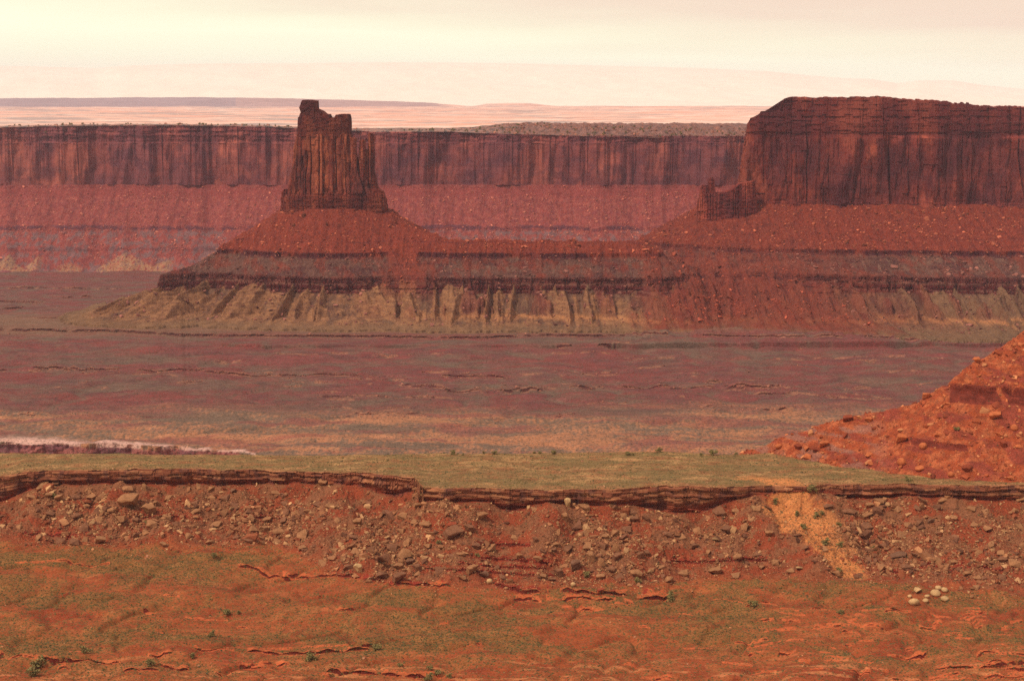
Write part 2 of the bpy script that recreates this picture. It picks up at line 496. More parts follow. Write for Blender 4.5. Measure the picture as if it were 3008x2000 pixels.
# orange hill at the right
cr_u = [2150, 2258, 2309, 2400, 2488, 2600, 2704, 2800, 2857, 2930, 3008, 3200, 3360]
cr_v = [1345, 1303, 1277, 1250, 1226, 1204, 1174, 1110, 1066, 1026, 976, 860, 780]
cr_Y = [1085, 1078, 1072, 1066, 1060, 1050, 1042, 1046, 1054, 1062, 1072, 1085, 1092]
chv = U(cr_u, cr_v, 1200)
for _ in range(3):
    uu = 1504.0 + FPX * a1 * (CP + (1000.0 - chv) / FPX * SP)
    chv = np.interp(uu, cr_u, cr_v)
chY = np.interp(uu, cr_u, cr_Y)
chz = zof(chY, chv)
hillon = np.where(uu > 2150)[0]
HILL = np.full(H1.shape, -1e3)
for c in hillon:
    d = chY[c] - Yf
    hz = chz[c] - np.where(d > 0, .69 * d, -.5 * d) - 1.2 * np.exp(-(d / 3.0) ** 2) * 0
    hz = hz - 60 * sstep(6, -4, Yf - rim_y[c]) - 2.0 * sstep(22, 6, Yf - rim_y[c])
    HILL[c] = hz
xs, ys = Xg[hillon], Yg[hillon]
HILL[hillon] += 1.5 * fbm(xs / 16, ys / 26, 3, 31) + .4 * fbm(xs / 4, ys / 4, 2, 32) + 1.2 * fbm(xs / 55, ys / 40, 2, 33)
uh = uu[hillon][:, None]
hz = HILL[hillon]
# two rock bands in the hill
def band(z, zt, h, w):
    return z + w * (np.where((z < zt) & (z > zt - h * 1.6), (zt - h) - z, 0) * np.clip((zt - z) / .3, 0, 1) * np.clip((z - (zt - h * 1.6)) / (h * .6), 0, 1))
wb = sstep(2755, 2830, uh) * np.clip(.9 + .7 * fbm(xs / 12, 0 * xs, 3, 34), .3, 1)
hz = band(hz, HC - 184 + 1.6 * fbm(xs / 16, 0 * xs, 3, 35), 5.5, wb)
wb2 = sstep(2600, 2680, uh) * (1 - sstep(2800, 2960, uh)) * np.clip(.7 + .9 * fbm(xs / 9, 0 * xs, 3, 36), 0, 1)
hz = band(hz, HC - 213.5 + .8 * fbm(xs / 10, 0 * xs, 3, 37), 2.2, wb2)
hbandmask = ((wb > .5) & (hz < HC - 183.5) & (hz > HC - 193)) | ((wb2 > .5) & (hz < HC - 213) & (hz > HC - 216.5))
HILL[hillon] = hz
ishill = (HILL > H1 - .15)
kq = 1.5
H1 = np.where(HILL > -500, np.maximum(H1, HILL), H1)

Y1, Z1 = resample(Yf, H1, NR1, .42, 4, np.interp(Yf, [640, 730, 740, 1085, 1100, 1560], [.15, .3, 1, 1, .12, .05]))
def look(A):
    idx = np.clip(np.searchsorted(Yf, Y1.ravel()), 0, len(Yf) - 1).reshape(Y1.shape)
    return np.take_along_axis(A, idx, 1)
LEDv = look(LED); HILLv = look(ishill.astype(np.float32)) > .5
hb = np.zeros(H1.shape, bool); hb[hillon] = hbandmask
HBv = look(hb.astype(np.float32)) > .5
del Yg, Xg, LED, HILL
X1 = a1[:, None] * Y1
C_ = lambda q: q[:, None] + 0 * Y1
cliff = (Y1 > C_(cb_y) - .3) & (Y1 < C_(rim_y) + .05) & (Z1 > C_(cb_z) + .25) & ~HILLv
# ---- beds, joints and undercuts of the rim rock
rel = np.clip((Z1 - C_(cb_z)) / np.maximum(C_(rim_z - cb_z), 1), 0, 1)
hgt = C_(rim_z - cb_z)
zz = (C_(rim_z) - Z1) + .5 * perlin(X1 / 18, Y1 * 0, 41)
bed = np.floor(zz / 1.05 + .45 * perlin(X1 / 45, zz * .6, 42))
blk = np.floor(X1 / (4.2 + 3 * hash2(bed, 0, 5)) + 7 * hash2(bed, 0, 4))
off = 1.7 * (hash2(bed, blk, 6) - .5) + 1.4 * (hash2(bed, np.floor(X1 / 24.), 8) - .5) + 1.3 * (hash2(bed, 0, 9) - .5)
big = np.floor(X1 / 11. + .5 * perlin(X1 / 17, 0 * X1, 43))
off += 1.5 * (hash2(big, 0, 10) - .5)
under = 2.6 * sstep(.42, .10, rel) * sstep(5, 11, hgt)
Y1d = Y1 + np.where(cliff, (off + under) * sstep(0, .8, Z1 - C_(cb_z)) * (.55 + .45 * sstep(0, .3, C_(rim_z) - Z1)), 0)
# ground lip follows
lip = (~cliff) & (Y1 >= C_(rim_y)) & (Y1 < C_(rim_y) + 2.5)
Z1 = Z1 + np.where(lip, .5 * (hash2(np.floor(X1 / 3.1), np.floor(Y1 / 1.2), 11) - .45), 0)
fall = np.where(Y1 >= C_(rim_y), np.exp(-(Y1 - C_(rim_y)) / 11), np.exp(-(C_(cb_y) - Y1).clip(0) / 9))
Y1d = Y1d + C_(jag) * fall * (~HILLv | (Y1 < C_(rim_y) + 4))
# low ledges are undercut: their foot is pushed back under the lip
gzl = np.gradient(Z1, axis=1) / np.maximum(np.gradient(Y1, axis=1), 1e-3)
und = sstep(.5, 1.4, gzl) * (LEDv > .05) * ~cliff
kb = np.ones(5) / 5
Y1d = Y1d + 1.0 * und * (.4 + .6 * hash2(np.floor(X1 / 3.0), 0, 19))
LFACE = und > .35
V1 = np.stack([X1, Y1d, Z1], -1)

tn_ = 7 * fbm(X1 / 20, Y1 / 20, 4, 47, gain=.6)
talus = (~cliff) & (Y1 > C_(toe_y) - 6 + tn_) & (Y1 <= C_(cb_y) + .3) & ~HILLv
basin = (~cliff) & (Y1 <= C_(toe_y) - 6 + tn_) & ~HILLv
bench = (Y1 > C_(rim_y)) & ~HILLv
# ---- colour of the ground itself
K = np.array([1 / 1.22, 1 / 1.03, 1 / 1.05])
soil = lin(163, 77, 46) * K; soil2 = lin(180, 96, 58) * K; deep = lin(144, 56, 37) * K
veg = lin(134, 98, 56) * K; sand = lin(220, 130, 78) * K
tal = lin(150, 88, 62) * K; red = lin(158, 70, 46) * K
C1 = np.empty(V1.shape); C1[:] = soil
wx = X1 + 24 * fbm(X1 / 60, Y1 / 45, 3, 50); wy_ = Y1 + 16 * fbm(X1 / 60, Y1 / 40, 3, 49)
w1 = fbm(wx / 80 + wy_ / 90, wy_ / 46, 6, 51, gain=.58)
w2 = fbm(wx / 24, wy_ / 14, 5, 52, gain=.62)
w3 = fbm(X1 / 4, Y1 / 2.2, 4, 53, gain=.7)
C1 = cmix(C1, soil2, .7 * sstep(-.3, .7, w2))
C1 = cmix(C1, deep, .65 * sstep(-.05, .8, fbm(wx / 45, wy_ / 26, 6, 54, gain=.6)))
vegm = sstep(-.6, .7, w1 + .35 * w2 + .5 * w3 + .10 - .8 * np.abs(fbm(wx / 60, wy_ / 30, 2, 48)) + .12)
vegm *= .25 + .75 * sstep(-10, 40, Y1 - 745) + 0 * X1
C1 = cmix(C1, veg, np.where(basin, .55 * vegm, 0))
ln = np.abs(fbm(wx / 50, wy_ / 11, 5, 65, gain=.55))
C1 = cmix(C1, lin(196, 116, 72) * K, basin * .5 * sstep(.05, .0, ln) * sstep(-.2, .3, w2))
ln = np.abs(fbm(wx / 46, wy_ / 13, 5, 66, gain=.55))
C1 = cmix(C1, lin(120, 56, 40) * K, basin * .5 * sstep(.035, .0, ln) * sstep(-.1, .4, w1))
up = basin & (LEDv > .3)
C1 = np.where(up[..., None], lerp(C1, lin(208, 98, 60) * K, .8), C1)
pal = sstep(.30, .5, fbm(X1 / 30, Y1 / 5, 3, 55)) * sstep(790, 740, Y1)
C1 = cmix(C1, lin(214, 128, 84) * K, np.where(basin, pal * .6, 0))
# talus: rubble grey-brown mixed with red soil
tr = sstep(-.35, .25, fbm(X1 / 24, Y1 / 14, 4, 56) + .25 * w3)
tc = cmix(np.broadcast_to(red, V1.shape).copy(), tal, tr)
reld = np.clip((Y1 - C_(toe_y)) / np.maximum(C_(cb_y - toe_y), 1), 0, 1)
tc = cmix(tc, red * 1.05, .7 * sstep(.35, .05, reld) * sstep(-.2, .4, w2 + .2))
tmix = sstep(-16, 12, Y1 - C_(toe_y) + tn_) * talus
C1 = C1 + (tc - C1) * tmix[..., None]
up = talus & (LEDv > .3)
C1 = np.where(up[..., None], lin(160, 58, 42) * K, C1)
# bench: green-brown with sand showing
bc = cmix(np.broadcast_to(lin(170, 118, 78) * K, V1.shape).copy(), lin(206, 144, 96) * K, sstep(-.1, .5, w2 + .3 * w3))
bc = cmix(bc, lin(176, 100, 66) * K, .6 * sstep(0, .5, fbm(X1 / 14, Y1 / 12, 5, 67, gain=.65)))
bc = cmix(bc, lin(144, 112, 72) * K, .6 * sstep(-.2, .4, fbm(X1 / 50, Y1 / 16, 4, 57)))
edge = sstep(10, 1, Y1 - C_(rim_y))
bc = cmix(bc, lin(188, 120, 82) * K, edge * sstep(-.3, .3, w2) * .8)
ur = 1504 + FPX * X1 / (Y1 * 1.0)
bc = bc * .80
C1 = np.where(bench[..., None], bc, C1)
# orange sand apron spilling through the gap in the rim
u1, v1 = proj(X1, Y1, Z1)
sx = X1 - xof(960, 2385, 1440)
dd = Y1 - 962
ax = np.interp(-dd, [-30, 0, 10, 60, 75], [-24, -12, -13, 12, 16])
wid = np.interp(-dd, [-30, 0, 10, 60, 75], [20, 13, 19, 9, 5])
sm = sstep(1.25, .6, np.abs(sx - ax + 3 * w3 + 7 * w2) / np.maximum(wid, 1)) * (.72 + .28 * sstep(-.3, .3, w3)) * sstep(-78, -62, dd) * sstep(32, 18, dd)
C1 = cmix(C1, sand, np.where((talus | bench), sm, 0))
# hill
hc = cmix(np.broadcast_to(lin(174, 76, 47) * K, V1.shape).copy(), lin(192, 96, 62) * K, sstep(-.2, .4, fbm(X1 / 8, Y1 / 5, 4, 58)))
hc = cmix(hc, lin(150, 62, 52) * K, .75 * sstep(.05, .4, fbm(X1 / 22, Z1 / 7, 3, 59)))
hc = cmix(hc, lin(130, 62, 46) * K, .5 * sstep(0, .4, fbm(X1 / 3, Y1 / 3, 4, 64, gain=.7)))
hc = np.where(HBv[..., None], lin(128, 52, 40) * K * (.7 + .6 * hash2(np.floor(Z1 / .9), np.floor(X1 / 5), 3))[..., None], hc)
hc = cmix(hc, lin(160, 104, 90) * K, .7 * sstep(-.1, .35, fbm(X1 / 14, Z1 / 5, 3, 60)) * sstep(2640, 2520, u1) * sstep(HC - 203, HC - 214, Z1))
C1 = np.where(HILLv[..., None], hc, C1)
# cliff: beds of their own colour
cc = np.stack([lerp(lin(148, 80, 58)[k], lin(188, 116, 82)[k], sstep(.3, 1.0, hash2(bed, np.floor(blk / 2), 12))) for k in range(3)], -1) * K
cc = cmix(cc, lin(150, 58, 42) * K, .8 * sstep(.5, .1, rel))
cc = cmix(cc, lin(104, 62, 58) * K, .6 * sstep(0, .5, fbm(X1 / 7, Z1 / 9, 3, 61)))
C1 = np.where(cliff[..., None], cc, C1)

C1 = np.where((LFACE & ~HILLv)[..., None], lin(112, 42, 32) * K, C1)  # ledge faces painted dark: varnish plus the shade under the lip
mat_ground = terrain_mat('desert_soil', .8, (1.4, 1, 1), .42, .45, .3, speckle=(2.0, lin(104, 96, 58) * .75, .8))
mat_talus = terrain_mat('talus_soil', .8, (1, 1, 1), .5, 1.0, .6)
mat_rim = terrain_mat('layered_sandstone', 1.0, (5, 5, .45), .45, .9, .6)
fm = lambda m: m[:-1, :-1]
f_h = fm(HILLv)
f_c = fm(cliff) & ~f_h
f_t = fm(talus) & ~f_c & ~f_h
f_b = fm(bench) & ~f_c & ~f_h & ~f_t
f_g = ~(f_h | f_c | f_t | f_b)
def gridpart(name, V, C, m, mat, smooth, **k):
    nc, nr = V.shape[:2]
    o = sub_mesh(name, V, C, grid_faces(nc, nr, m), mat, smooth)
    return tag(o, kind='structure', **k)
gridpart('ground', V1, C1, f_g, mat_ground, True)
gridpart('talus_slope', V1, C1, f_t, mat_talus, True)
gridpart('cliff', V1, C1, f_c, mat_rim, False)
mat_bench = terrain_mat('bench_soil', .7, (1.4, 1, 1), .55, .8, .4, speckle=(1.5, lin(104, 98, 60) * .6, .9))
gridpart('bench', V1, C1, f_b, mat_bench, True)
gridpart('hill', V1, C1, f_h, mat_talus, True)
# ------------------------------------------------------------------ canyon floor, butte and mesa slopes
NC2, NR2 = 1400, 1200
a2 = np.linspace(az(-330, 800), az(3340, 800), NC2)
Yf2 = np.concatenate([np.arange(1440, 2000, 8.0), np.arange(2000, 2950, 1.6), np.arange(2950, 3640, .7), np.arange(3640, 5300, 5.0)])
Yg = Yf2[None, :] + 0 * a2[:, None]; Xg = a2[:, None] * Yf2[None, :]
def segd(X, Y, p, q):
    px, py = p; qx, qy = q
    vx, vy = qx - px, qy - py
    t = np.clip(((X - px) * vx + (Y - py) * vy) / (vx * vx + vy * vy), 0, 1)
    return np.hypot(X - px - t * vx, Y - py - t * vy), t
TOW_Y = 3480.0
TX, TH = xof(TOW_Y, 983, 600), 110.0
MESA = [(xof(3620, 2075, 600), 3625.), (xof(3590, 2240, 600), 3585.), (xof(3575, 2520, 600), 3572.), (xof(3560, 3008, 600), 3560.),
        (xof(3520, 3500, 600), 3520.), (xof(4500, 3400, 600), 4500.), (xof(4500, 2450, 600), 4500.)]
LZ = HC - 357.0          # top of the lower ledge
def qfield(X, Y):
    """distance-like coordinate: 0 at the foot of the upper cliffs, growing outwards and down"""
    ex, ey = (X - TX) / TH, (Y - TOW_Y) / 60.0
    r = np.sqrt(ex ** 2 + ey ** 2)
    q1 = (r - 1) * np.hypot(X - TX, Y - TOW_Y) / np.maximum(r, 1e-6)
    q1 = np.where(X > TX, q1 * .93, q1)
    # left spur: crest falls from the tower to the nose
    A = (xof(3470, 900, 600), 3470.); B = (xof(3400, 663, 714), 3395.); Cc = (xof(3330, 574, 765), 3330.); D = (xof(3275, 480, 816), 3272.)
    q = q1
    for (p, s, qa, qb) in ((A, B, 2, 108), (B, Cc, 108, 160), (Cc, D, 160, 186)):
        d, t = segd(X, Y, p, s)
        q = np.minimum(q, qa + (qb - qa) * t + .95 * d)
    # saddle ridge
    d, t = segd(X, Y, (xof(3400, 1180, 650), 3400.), (xof(3345, 1330, 705), 3345.))
    q = np.minimum(q, 40 + (90 - 40) * t + .9 * d)
    d, t = segd(X, Y, (xof(3345, 1330, 705), 3345.), (xof(3330, 1880, 705), 3330.))
    q = np.minimum(q, 90 + .9 * np.maximum(d - 8, 0))
    # mesa
    dm = 1e9
    n = len(MESA)
    for i in range(n):
        d, t = segd(X, Y, MESA[i], MESA[(i + 1) % n]); dm = np.minimum(dm, d)
    ins = np.zeros(X.shape, bool)
    for i in range(n):
        (x1, y1), (x2, y2) = MESA[i], MESA[(i + 1) % n]
        ins ^= ((y1 > Y) != (y2 > Y)) & (X < (x2 - x1) * (Y - y1) / (y2 - y1 + 1e-9) + x1)
    dm = np.where(ins, -np.minimum(dm, 60), dm)
    g = lerp(.66, .53, sstep(350, 1050, X))
    g = np.where(X < MESA[0][0], lerp(.66, .85, sstep(0, 60, MESA[0][0] - X)), g)
    return np.minimum(q, dm * g), q1
def Gprof(q):
    return np.interp(q, [-80, 0, 20, 124, 125.5, 150, 189, 190.2, 192.2, 193.4, 194.2, 195.4, 215, 262, 264, 330, 372, 373.2, 560, 2000],
                     [0, 0, -15, -80, -87.5, -103, -121, -132, -133.5, -143, -144, -151, -164, -186, -188.5, -197.5, -200, -204, -208, -208]) + HC - 234
def Gsm(q):
    return np.interp(q, [-80, 0, 60, 124, 190, 262, 330, 420, 560, 2000], [0, 0, -40, -79, -121, -158, -188, -201, -208, -208]) + HC - 234
FLOORY = [1440, 2000, 2136, 3000, 3300, 3700, 4300, 5300]
FLOORZ = [-505, -470, -460, -441, -447, -468, -500, -562]
def floorz(X, Y):
    f = np.interp(Y, FLOORY, FLOORZ) + HC
    n = 4.5 * fbm(X / 240 + Y / 900, Y / 150, 5, 71) + 1.0 * fbm(X / 40, Y / 18, 3, 72)
    dr = -4.0 * np.exp(-(fbm(X / 240 - Y / 500, Y / 130, 3, 73) * 7) ** 2)
    return f + n + dr
sub = Yf2 > 2900
js = np.where(sub)[0]
X_, Y_ = Xg[:, sub], Yg[:, sub]
q, q1 = qfield(X_, Y_)
# gullies and spurs: radiate from each height, stronger lower down
rad = (X_ - TX) / (1 + np.maximum(0, 3330 - Y_) / 330.0)
gx = np.where(X_ < TX + 150, rad, X_ - 0 * Y_)
amp = np.interp(q, [-10, 10, 120, 186, 196, 262, 330, 420], [0, 5, 8, 5, 3, 22, 30, 5])
def spur(g, Yy):
    w = 1.0 * g / 46.0 + 1.1 * perlin(g / 90.0, Yy / 500, 81) + .5 * perlin(g / 34.0, Yy / 200, 79) + .10 * perlin(g / 9.0, Yy / 40, 80)
    cell = np.floor(w)
    t = np.abs(w - cell - .5) * 2
    return t, cell
T_, cel = spur(gx, Y_)
T2_, _c = spur(gx * 2.3 + 40, Y_)
q = q + amp * ((T_ - .5) * (.6 + .7 * hash2(cel, 0, 82)) + .35 * (T2_ - .5)) - .5 * amp * perlin(gx / 70.0, Y_ / 260, 83)
q_cone = q
q = q + np.interp(q, [-15, 20, 200, 350], [3, 3.0, 3.0, 1.6]) * fbm(X_ / 11, Y_ / 11, 4, 84, gain=.6)
# scalloped cliff edges
q = q + np.interp(q, [116, 122, 130, 140, 182, 188, 198, 204], [0, 1, 1, 0, 0, 1.2, 1.2, 0]) * 2.6 * (hash2(np.floor(X_ / 8), 0, 85) - .5)
# where fallen red debris buries the ledges
xm0 = xof(3350, 1960, 750); xm1 = xof(3350, 2420, 750)
nz_ = fbm(gx / 26, Y_ / 90, 4, 86)
ch_ = perlin(gx / 44, Y_ / 700, 85) + .35 * nz_ + .0022 * (q - 120)
def chute(u, v, Yc, w0, w1, qa, qb, drift=0.0):
    xc = xof(Yc, u, v) + drift * (Yc - Y_)
    w = np.interp(q, [qa, qb], [w0, w1])
    return sstep(1.25, .6, np.abs(X_ - xc) / w + .5 * nz_) * sstep(qa - 12, qa + 4, q)
bury = sstep(xm0 - 80, xm0 + 90, X_ + 60 * nz_ + .3 * (q - 120)) * sstep(xm1 + 60, xm1 - 120, X_ + 80 * nz_ - .35 * (q - 120)) * (.75 + .25 * sstep(-.3, .3, nz_))
bury = bury * np.interp(q, [60, 118, 130, 185, 200], [.8, .3, .5, .7, .95])
bury = np.maximum(bury, .5 * sstep(.36, .55, ch_) * sstep(95, 125, q) * sstep(-330, -200, X_) * sstep(300, 240, q))
bury = np.maximum(bury, .75 * chute(1180, 760, 3380, 22, 52, 70, 190, .15) * sstep(235, 190, q))
bury = np.maximum(bury, .6 * chute(1905, 800, 3330, 10, 36, 110, 330))
z = lerp(Gprof(q), Gsm(q) + 2.0, bury)
cone = HC - 234 - 153 + 34 * (.5 - T_) * (.0 + 1.3 * hash2(cel, 5, 90)) - .5 * (q - 195)
z = np.where((q > 189.5) & (q < 330), np.maximum(z, np.minimum(cone, HC - 234 - 126)), z)
z += np.interp(q, [0, 10, 330, 420], [0, 1, 1, 0]) * 1.3 * fbm(X_ / 5, Y_ / 5, 3, 87, gain=.65)
fz = floorz(X_, Y_)
# thin bench of pale ground round the foot, ending in a small ledge
k = 3.0
H2 = floorz(Xg, Yg)
hf = H2[:, sub]
m = np.maximum(z, hf)
# small ledge escarpment on the floor (front of the foot bench)
H2[:, sub] = np.where(q < 520, m, hf)
MIDQ = np.full(Xg.shape, 999.0, dtype=np.float32); MIDQ[:, sub] = np.where(z > hf - .5, q, 900)
MB = np.zeros(Xg.shape, dtype=np.float32); MB[:, sub] = bury
MT = np.ones(Xg.shape, dtype=np.float32); MT[:, sub] = T_
MC = np.zeros(Xg.shape, dtype=np.float32); MC[:, sub] = cone > Gprof(q) + .5
LED2 = np.zeros(Xg.shape, dtype=np.float32)
def floor_ledge(poly, h, back, seed, wob=6, gap=.2):
    us = [p[0] for p in poly]; vs = [p[1] for p in poly]
    v0 = float(np.mean(vs))
    u = 1504.0 + FPX * a2 * (CP + (1000.0 - v0) / FPX * SP)
    sel = np.where((u > us[0]) & (u < us[-1]))[0]
    vv = np.interp(u[sel], us, vs)
    Yl = np.full(len(sel), 2600.0)
    for _ in range(6):
        Yl = Yof(np.interp(Yl, FLOORY, FLOORZ) + HC, vv)
    xx = a2[sel] * Yl
    Yl = Yl + .6 * wob * fbm(xx / 90, xx * 0, 4, seed) + .8 * wob * (hash2(np.floor(xx / 13), 0, seed) - .5)
    w = sstep(us[0], us[0] + 40, u[sel]) * (1 - sstep(us[-1] - 40, us[-1], u[sel]))
    w *= sstep(gap - .35, gap + .15, fbm(xx / 60, 0 * xx, 3, seed + 1) + .25)
    d = Yf2[None, :] - Yl[:, None]
    s = np.where(d < 0, 0, 1 - np.exp(-np.maximum(d, 0) / .5)) * np.exp(-np.maximum(d, 0) / back)
    H2[sel] += h * w[:, None] * s
    LED2[sel] = np.maximum(LED2[sel], w[:, None] * ((d > -3) & (d < 9)))
FL = [([(-300, 972), (0, 975), (150, 978), (330, 981), (540, 990), (760, 993), (980, 996), (1200, 997), (1400, 1000), (1600, 992), (1800, 996)], 5.0, 60, 101, 8, -.1),
      ([(1750, 990), (2050, 1000), (2300, 1003), (2640, 1010), (3000, 1018), (3300, 1018)], 3.5, 50, 103, 8, .15),
      ([(-300, 1070), (0, 1078), (260, 1088), (520, 1085), (760, 1095), (1000, 1101), (1250, 1104), (1500, 1110)], 3.6, 40, 105, 14, .1),
      ([(1150, 1128), (1350, 1148), (1700, 1140), (1900, 1136), (2050, 1135), (2200, 1137), (2320, 1140)], 3.4, 36, 107, 14, .05),
      ([(900, 1168), (1150, 1166), (1350, 1168)], 2.2, 25, 109, 6, .1), ([(2050, 1195), (2150, 1197), (2260, 1206), (2400, 1196)], 1.8, 30, 111, 8, .1),
      ([(2440, 1162), (2550, 1156), (2640, 1158)], 1.8, 20, 113, 6, .1), ([(500, 1128), (620, 1122)], 2.2, 20, 115, 4, -.3),
      ([(2280, 1150), (2500, 1170), (2700, 1172)], 1.5, 24, 116, 8, .2),
      ([(-300, 880), (0, 885), (130, 889), (260, 884)], 6, 40, 117, 12, -.2), ([(-300, 905), (60, 905), (260, 903), (300, 908)], 5, 40, 119, 14, 0),
      ([(0, 848), (300, 846), (450, 850)], 5, 40, 121, 14, 0), ([(80, 945), (200, 947)], 2.5, 20, 122, 6, -.3)]
for kx in range(70):
    uu = rng.uniform(-200, 2900); vv = rng.uniform(1010, 1230)
    L = rng.uniform(60, 330)
    FL.append(([(uu, vv), (uu + L * .5, vv + rng.uniform(-5, 5)), (uu + L, vv + rng.uniform(-7, 7))], rng.uniform(.8, 1.7), rng.uniform(15, 30), 200 + kx * 3, 9, .25))
for f in FL: floor_ledge(*f)
# inner canyon cut on the left below a pale rim
rimV = np.interp(1504.0 + FPX * a2 * (CP + (1000.0 - 1305) / FPX * SP), [-330, 0, 200, 450, 600, 680, 730, 760], [1290, 1300, 1306, 1316, 1322, 1326, 1330, 1336])
ycan = Yof(HC - 462, rimV) + 12 * fbm(a2 * 2150 / 200, 0 * a2, 2, 131) 
uc = 1504.0 + FPX * a2 * (CP + (1000.0 - 1305) / FPX * SP)
dep = np.interp(uc, [-330, 500, 640, 720, 760], [60, 60, 34, 8, 0])
for c in np.where(dep > .1)[0]:
    d = ycan[c] - Yf2
    H2[c] = np.where(d > 0, H2[c] - dep[c] * (1 - np.exp(-d / 1.5)), H2[c])
# pale caprock lifted flat beside the cut
Y2, Z2 = resample(Yf2, H2, NR2, .30, 2, np.interp(Yf2, [1440, 1950, 2050, 3560, 3700, 5300], [.05, .1, 1, 1, .4, .4]))
idx = np.clip(np.searchsorted(Yf2, Y2.ravel()), 0, len(Yf2) - 1).reshape(Y2.shape)
tk = lambda A: np.take_along_axis(A, idx, 1)
Q2 = tk(MIDQ); B2 = tk(MB); L2 = tk(LED2); T2 = tk(MT); CN2 = tk(MC)
X2 = a2[:, None] * Y2
del Yg, Xg, MIDQ, MB, LED2, MT, MC
relz = Z2 - (HC - 234)
# ledge bedding: push beds in and out on the steep bands
for (zt, zb, A) in ((-121, -151, 3.0), (-80, -87.5, 1.6)):
    on = (relz < zt) & (relz > zb) & (Q2 < 300) & (B2 < .7)
    bedi = np.floor(relz / 2.6 + .4 * perlin(X2 / 90, relz * .3, 141))
    o_ = A * (hash2(bedi, np.floor(X2 / (10 + 9 * hash2(bedi, 1, 3))), 14) - .5) + A * .8 * (hash2(bedi, 0, 15) - .5)
    Y2 = Y2 + np.where(on, o_, 0)
gz0 = np.gradient(Z2, axis=1) / np.maximum(np.gradient(Y2, axis=1), 1e-3)
Y2 = Y2 + 3.0 * sstep(.4, 1, gz0) * (L2 > .05) * (Q2 > 380) * hash2(np.floor(X2 / 8), 0, 18)
cany = ycan[:, None] + 0 * Y2
Y2 = Y2 + np.where(dep[:, None] > 1, (7 * fbm(X2 / 26, X2 * 0, 4, 133) + 3 * (hash2(np.floor(X2 / 12), 0, 134) - .5) + 2.5 * fbm(X2 / 12, Z2 / 9, 3, 135)) * np.exp(-np.abs(Y2 - cany) / 26), 0)
V2 = np.stack([X2, Y2, Z2], -1)
K2 = np.array([1 / 1.42, 1 / 1.34, 1 / 1.22])
wA = fbm(X2 / 70, Y2 / 40, 5, 151); wB = fbm(X2 / 9, Y2 / 7, 5, 152, gain=.65)
down = fbm(X2 / 9, (Y2 + Z2) / 60, 3, 153)        # streaks running down the slope
redt = lin(146, 62, 44) * K2; dark = lin(84, 38, 42) * K2; grey = lin(122, 80, 66) * K2; tan = lin(178, 122, 82) * K2
maro = lin(112, 46, 42) * K2
C2 = np.empty(V2.shape); C2[:] = redt
C2 = cmix(C2, lin(166, 76, 54) * K2, .6 * sstep(-.1, .6, wB))
C2 = cmix(C2, lin(122, 54, 46) * K2, .5 * sstep(0, .5, down))
s1 = sstep(-84, -92, relz + 2 * wB) * (1 - .55 * sstep(-.1, .45, fbm(X2 / 34 + relz / 60, relz / 26, 5, 168, gain=.6)))
C2 = cmix(C2, cmix(np.broadcast_to(grey, V2.shape).copy(), lin(102, 60, 54) * K2, sstep(-.3, .4, wA + down * .8)), s1 * (1 - .85 * B2) * sstep(-.75, -.2, .4 + wA))
C2 = cmix(C2, lin(150, 110, 88) * K2, .6 * s1 * sstep(.25, .5, down) * (1 - B2) * sstep(-122, -110, relz))
dk = ((relz < -79.5) & (relz > -90 - 3 * down))
C2 = cmix(C2, dark, dk * (1 - B2) * sstep(-.25, .15, fbm(X2 / 60, relz / 30, 4, 154) + .12) * .85)
mm = (relz < -121.0) & (relz > -152)
bedc = hash2(np.floor(relz / 2.2 + .5 * perlin(X2 / 120, relz * .2, 155)), 0, 16)
mc = np.stack([lerp(maro[k], (lin(150, 96, 78) * K2)[k], sstep(.7, 1, bedc) + .45 * (relz > -124)) for k in range(3)], -1)
mc = cmix(mc, lin(92, 40, 44) * K2, .5 * sstep(0, .4, fbm(X2 / 25, relz / 20, 3, 156)))
C2 = cmix(C2, mc, mm * (1 - .9 * B2) * (1 - CN2 * (relz < -124)))
bl = np.maximum(sstep(-150, -154, relz), CN2 * (relz < -123))
nose = sstep(0, -250, X2)
tn = cmix(np.broadcast_to(tan, V2.shape).copy(), lin(150, 100, 70) * K2, sstep(-.3, .3, fbm(X2 / 24, Z2 / 3.5, 3, 157)))
tn = cmix(tn, lin(140, 102, 74) * K2, .75 * sstep(100, 420, X2))
down2 = np.clip((-relz - 128) / 62, 0, 1)
face = sstep(.16, -.12, T2 - lerp(.12, .86, down2) + .22 * wB + .45 * (wA + .12) - .22 * nose)
rub = cmix(np.broadcast_to(lin(140, 100, 74) * K2, V2.shape).copy(), lin(116, 76, 60) * K2, sstep(-.2, .3, down))
tn = rub + (tn - rub) * face[..., None]
gul2 = sstep(.80, .97, T2 + .1 * wB)
tn = cmix(tn, lin(112, 78, 62) * K2, .45 * gul2 * sstep(-202, -192, relz))
strip = np.exp(-((relz + 186.8 + .5 * wB) / 2.6) ** 2) * sstep(-260, 0, X2) * sstep(-.5, -.1, wA + .25)
tn = cmix(tn, lin(214, 144, 92) * K2, strip * .9)
tn = cmix(tn, lin(150, 62, 46) * K2, .9 * B2 * sstep(-200, -190, relz + 3 * wB))
tn = cmix(tn, lin(142, 106, 76) * K2, .7 * sstep(-192, -200, relz))
C2 = cmix(C2, tn, bl)
